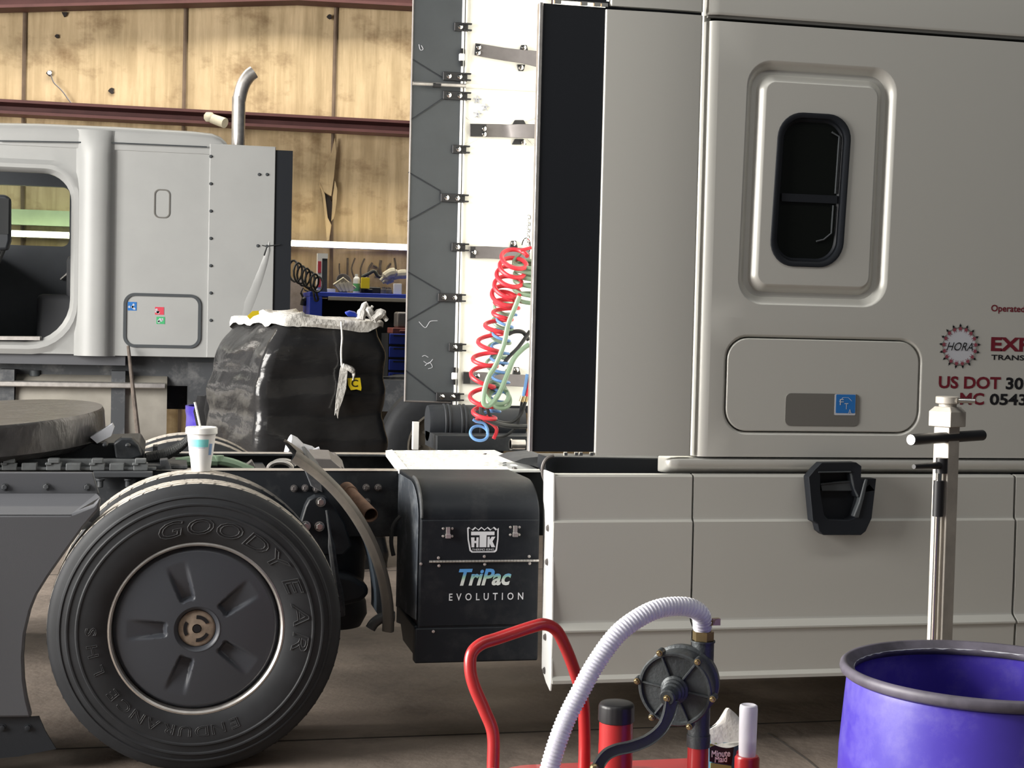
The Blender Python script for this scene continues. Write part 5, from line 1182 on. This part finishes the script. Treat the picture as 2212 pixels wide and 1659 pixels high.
# crank
m = MB(); hub = pl(0, 0, .060); 
cpx = [(1452, 1512), (1444, 1545), (1428, 1575), (1400, 1598), (1365, 1612), (1330, 1620), (1308, 1632), (1292, 1655), (1284, 1680)]
yb = hub.y; P = catmull(pts(cpx, yb - .005), 5); loops = []
for i, p in enumerate(P):
    a = P[max(i - 1, 0)]; b = P[min(i + 1, len(P) - 1)]; t = (b - a).normalized(); nn = Vector((t.z, 0, -t.x)).normalized() * (.0125 + .004 * (1 - min(1, i / 8)))
    d = Vector((0, -1, 0)) * .008
    loops.append([p + nn + d, p + nn * .75 + d * .55, p - nn * .75 + d * .55, p - nn + d, p - nn - d, p + nn - d])
m.loft(loops, True, (True, True)); m.build('crank_handle', 'pump', cv, bevel=.0012)
m = MB(); m.sphere(PX(1284, 1660, yb - .015), .012, 12); m.build('crank_knob', 'brass', cv)
# outlet, clamp and clear ribbed hose
ot = PX(1517, 1440, 3.42); oz = [PX(1517, y, 3.42).z for y in (1440, 1383, 1365, 1345)]
m = MB(); m.cyl((ot.x, ot.y, oz[0] - .05), (ot.x, ot.y, oz[1]), .0265, .0265, 28); m.cyl((ot.x, ot.y, oz[1] - .004), (ot.x, ot.y, oz[1]), .029, .029, 28); m.build('outlet', 'pump', pb)
m = MB(); m.cyl((ot.x, ot.y, oz[1] - .001), (ot.x, ot.y, oz[2] + .002), .0255, .0255, 6); m.cyl((ot.x, ot.y, oz[2]), (ot.x, ot.y, oz[3] + .01), .019, .019, 20); m.build('brass_fitting', 'brass', pb)
m = MB(); m.lathe([(.0235, 0), (.0235, .012), (.021, .012), (.021, 0)], (ot.x, ot.y, oz[3] - .004), seg=28, closed=True); m.box(ot.x + .018, ot.x + .038, ot.y - .012, ot.y, oz[3] - .005, oz[3] + .011); m.cyl((ot.x + .028, ot.y - .014, oz[3] + .003), (ot.x + .028, ot.y + .01, oz[3] + .003), .006); hc_ = m.build('hose_clamp', 'brass', pb)
hpx = [(1517, 1356), (1517, 1345), (1515, 1330), (1503, 1318), (1478, 1310), (1430, 1313), (1384, 1332), (1334, 1370), (1288, 1432), (1252, 1497), (1218, 1566), (1190, 1650), (1172, 1740)]
P = [PX(a, b, 3.42 - .10 * k / 12) for k, (a, b) in enumerate(hpx)]; Pc = catmull(P, 60)
# resample evenly
D_ = [0]
for i in range(1, len(Pc)): D_.append(D_[-1] + (Pc[i] - Pc[i - 1]).length)
NN = 420; R2 = []; k = 0
for i in range(NN + 1):
    s_ = D_[-1] * i / NN
    while k < len(D_) - 2 and D_[k + 1] < s_: k += 1
    t = (s_ - D_[k]) / max(D_[k + 1] - D_[k], 1e-6); R2.append(Pc[k].lerp(Pc[k + 1], t))
rad = [.0215 + .0014 * math.sin(i * 2 * PI / 5.0) for i in range(NN + 1)]
m = MB(); m.tube(R2, rad, 28); m.build('clear_hose', 'hose', pb, angle=70)
m = MB(); P = []
for i in range(NN * 2 + 1):
    f = i / 2; k = min(int(f), NN - 1); c_ = R2[k].lerp(R2[k + 1], f - k); t = (R2[k + 1] - R2[k]).normalized(); n_ = t.cross(Vector((0, 1, 0))).normalized(); b_ = t.cross(n_)
    a = 2 * PI * f / 5; P.append(c_ + (n_ * math.cos(a) + b_ * math.sin(a)) * .0218)
m.tube(P, .0011, 4); m.build('hose_spiral', 'whitepaint', pb)
# standpipe under the pump
sp_ = PX(1508, 1620, 3.46); zz = [PX(1508, y, 3.46).z for y in (1540, 1590, 1612)]
m = MB(); m.cyl((sp_.x, sp_.y, zz[0] - .01 + .03), (sp_.x, sp_.y, zz[1] - .0), .026, .026, 28); m.cyl((sp_.x, sp_.y, zz[2]), (sp_.x, sp_.y, zz[1] + .004), .0285, .0285, 28); m.build('pump_foot', 'pump', pb)
m = MB(); m.cyl((sp_.x, sp_.y, zd - .01), (sp_.x, sp_.y, zz[2] + .002), .0255, .0255, 28); m.build('standpipe', 'red', pc)

# ================================================================== carton and clear tube standing on the cart
a = PX(1534, 1659, 3.62); b = PX(1622, 1659, 3.62)
x0, x1 = a.x, b.x
jc = thing('juice_carton', 'blue juice carton with silver gable top standing on the red cart', 'carton', ((x0 + x1) / 2, 3.66, zd + .001))
zt0 = PX(1570, 1603, 3.62).z; zt1 = PX(1576, 1532, 3.64).z
m = MB(); m.box(x0, x1, 3.62, 3.70, zd + .001, zt0); m.build('carton_body', 'tealbox', jc, bevel=.006)
m = MB(); y0_, y1_ = 3.62, 3.70; ap_ = PX(1575, 1531, 3.66)
rows = []
nw = 12
f0 = [Vector((x0 - .001 + (x1 - x0 + .012) * k / nw, y0_ - .004, zt0 - .004 - .010 * math.sin(k / nw * PI * 1.6 - .3))) for k in range(nw + 1)]
f1 = [Vector((x0 + (x1 - x0) * (.02 + .96 * k / nw), 3.642, zt0 + (zt1 - zt0) * (.35 + .12 * math.sin(k / nw * PI)))) for k in range(nw + 1)]
f2 = [Vector((ap_.x + (x0 + (x1 - x0) * k / nw - ap_.x) * .42 - .003, 3.655, zt1 - .0 - .055 * abs((x0 + (x1 - x0) * k / nw - ap_.x)) * 14 * (.5 if k > nw / 2 else 1.0) * .9)) for k in range(nw + 1)]
b1 = [p + Vector((0, .02, -.004)) for p in f2]; b0 = [Vector((p.x, y1_ + .002, zt0)) for p in f0]
m.loft([f0, f1, f2, b1, b0], closed=False); m.add(f0 + b0, [tuple(list(range(nw + 1)) + list(range(2 * nw + 1, nw, -1)))])
m.build('gable_top', 'silverbag', jc, angle=70)
m = MB(); m.prism(pts([(1533, 1615), (1545, 1609), (1566, 1607), (1586, 1611), (1580, 1653), (1533, 1645)], 3.618), (0, .002, 0)); lbp = m.build('dark_label', 'ink_black', jc, smooth=False)
m = MB(); fit_px(m, 'Minute', 1537, 1621, 1577, 1634, 3.6165, bold=.02); fit_px(m, 'Maid', 1544, 1633, 1570, 1646, 3.6165, bold=.02); m.build('label_lettering', 'ink_white', lbp, smooth=False)
m = MB(); m.prism(pts([(1533, 1607), (1549, 1605), (1546, 1610), (1534, 1613)], 3.618), (0, .002, 0)); m.build('lime_print', 'lime', jc, smooth=False); m = MB(); m.prism(pts([(1535, 1648), (1580, 1655), (1580, 1680), (1535, 1680)], 3.618), (0, .002, 0)); m.build('lime_print', 'lime', jc, smooth=False)
m = MB(); c_ = PX(1599, 1627, 3.617); m.lathe([(0, 0), (.010, 0), (.010, -.0015)], c_, (0, -1, 0), 20); m.build('fruit_print', 'stick_red', jc)
c = PX(1615, 1640, 3.60); c.y = 3.56; c.x = PX(1615, 1600, 3.56).x; c.z = zd + .001
tbx = thing('clear_tube', 'frosted clear plastic tube in a red base beside the juice carton', 'tube', tuple(c))
z0_ = PX(1615, 1632, 3.56).z - c.z; z1_ = PX(1615, 1522, 3.56).z - c.z
m = MB(); m.lathe([(.0, 0), (.031, 0), (.031, z0_ - .006), (.027, z0_), (0, z0_)], c, seg=28); m.build('red_base', 'red', tbx)
m = MB(); m.lathe([(.021, z0_ + .0005), (.0218, z0_ + .02), (.0228, z1_ - .01), (.0215, z1_ - .002), (.018, z1_), (.008, z1_ - .003), (0, z1_ - .002)], c, seg=32); m.build('tube', 'clear', tbx)

# ================================================================== violet drum
DC = Vector((1.672, 2.876, 0)); DR = .300; DH = .885
dr = thing('plastic_drum', 'large violet open-top plastic drum at the right edge in the foreground', 'drum', tuple(DC))
m = MB(); pr = [(0, .0), (.255, 0), (.27, .012), (.281, .06), (.286, .12), (.290, .28), (.281, .30), (.290, .32), (.292, .45), (.290, .56), (.281, .58), (.290, .60), (.288, .70), (.281, .79), (.277, .84), (.275, .852), (.268, .856), (.268, .84), (.270, .79), (.274, .7), (.277, .45), (.272, .1), (.25, .03), (0, .03)]
m.lathe(pr, DC, seg=96); m.build('shell', 'violet', dr, angle=40)
m = MB(); m.lathe([(.268, .852), (.283, .856), (.289, .861), (.2915, .869), (.290, .877), (.284, .882), (.277, .880), (.272, .872), (.262, .869), (.260, .862), (.263, .854)], DC, seg=96, closed=True); m.build('rim', 'rim', dr, angle=60)
m = MB(); P = []
for k in range(241):
    a = 2 * PI * k / 240; j_ = .0018 * mnoise.noise(Vector((math.cos(a) * 14, math.sin(a) * 14, 0))); P.append(DC + Vector(((.2622 + j_) * math.cos(a), (.2622 + j_) * math.sin(a), .866 + j_)))
m.tube(P, .0018, 5, caps=False); m.build('cut_edge', 'vinyl', dr)

# ================================================================== steel post with T handle behind the drum
pp = PX(2043, 1000, 4.2); px_, py_ = pp.x, 4.2
ps = thing('jack_post', 'tall square steel post with black T-handle rising behind the violet drum', 'stand', (px_, py_, 0))
def pz(y): return PX(2043, y, 4.2).z
rot = math.radians(27)
def sqp(h, z0, z1, off=(0, 0)):
    P = [Vector((px_ + off[0] + h * math.sqrt(2) * math.cos(rot + PI / 4 + PI / 2 * k), py_ + off[1] + h * math.sqrt(2) * math.sin(rot + PI / 4 + PI / 2 * k), z0)) for k in range(4)]
    return P, (0, 0, z1 - z0)
m = MB(); m.prism(*sqp(.027, .02, pz(921))); m.build('post', 'poststeel', ps, bevel=.002)
m = MB(); P, o_ = sqp(.039, pz(921), pz(889)); m.prism(P, o_); Pt = [p + Vector(o_) for p in P]; cc = Vector((px_, py_, pz(878))); m.loft([Pt, [cc + (Vector((p.x, p.y, cc.z)) - cc) * .70 for p in Pt]], True, (False, True)); m.build('head_block', 'poststeel', ps, bevel=.002)
m = MB(); m.cyl((px_, py_, pz(882)), (px_, py_, pz(870)), .026, .026, 28); m.lathe([(.031, 0), (.034, .002), (.034, .020), (.031, .022), (0, .022)], (px_ - .002, py_, pz(872)), seg=36); m.build('cap', 'poststeel', ps)
m = MB(); m.cyl((px_ + .015, py_ - .034, pz(864)), (px_ + .06, py_ - .05, pz(864)), .007, .007, 14); m.build('valve_pin', 'chrome', ps); 
m = MB(); a = PX(1968, 950, 4.10); b = PX(2122, 940, 4.26); m.cyl(a, b, .0165, .0165, 24); th = m.build('t_handle', 'capblack', ps, bevel=.002)
m = MB(); d = (b - a).normalized(); m.cyl(a - d * .001, a + d * .001, .0150, .0150, 24); m.build('handle_end', 'alu', th)
m = MB(); a = PX(1974, 1008, 4.11); b = Vector((px_ - .030, py_ - .030, pz(1003))); m.tube([a, a.lerp(b, .5), b], [.007, .009, .012], 14); m.cyl(b + Vector((0, 0, -.024)), b + Vector((0, 0, .022)), .017, .017, 18); m.build('release_lever', 'capblack', ps)
m = MB(); ox, oy = px_ - .035, py_ - .026; m.cyl((ox, oy, .06), (ox, oy, pz(1010)), .009, .009, 16); m.build('rod', 'chrome', ps)
m = MB(); m.cyl((ox, oy, pz(1113)), (ox, oy, pz(1036)), .0155, .0155, 20); m.build('rod_sleeve', 'capblack', ps)
m = MB(); m.box(px_ - .12, px_ + .12, py_ - .13, py_ + .12, 0.0, .03); m.build('foot_plate', 'capblack', ps, bevel=.004)
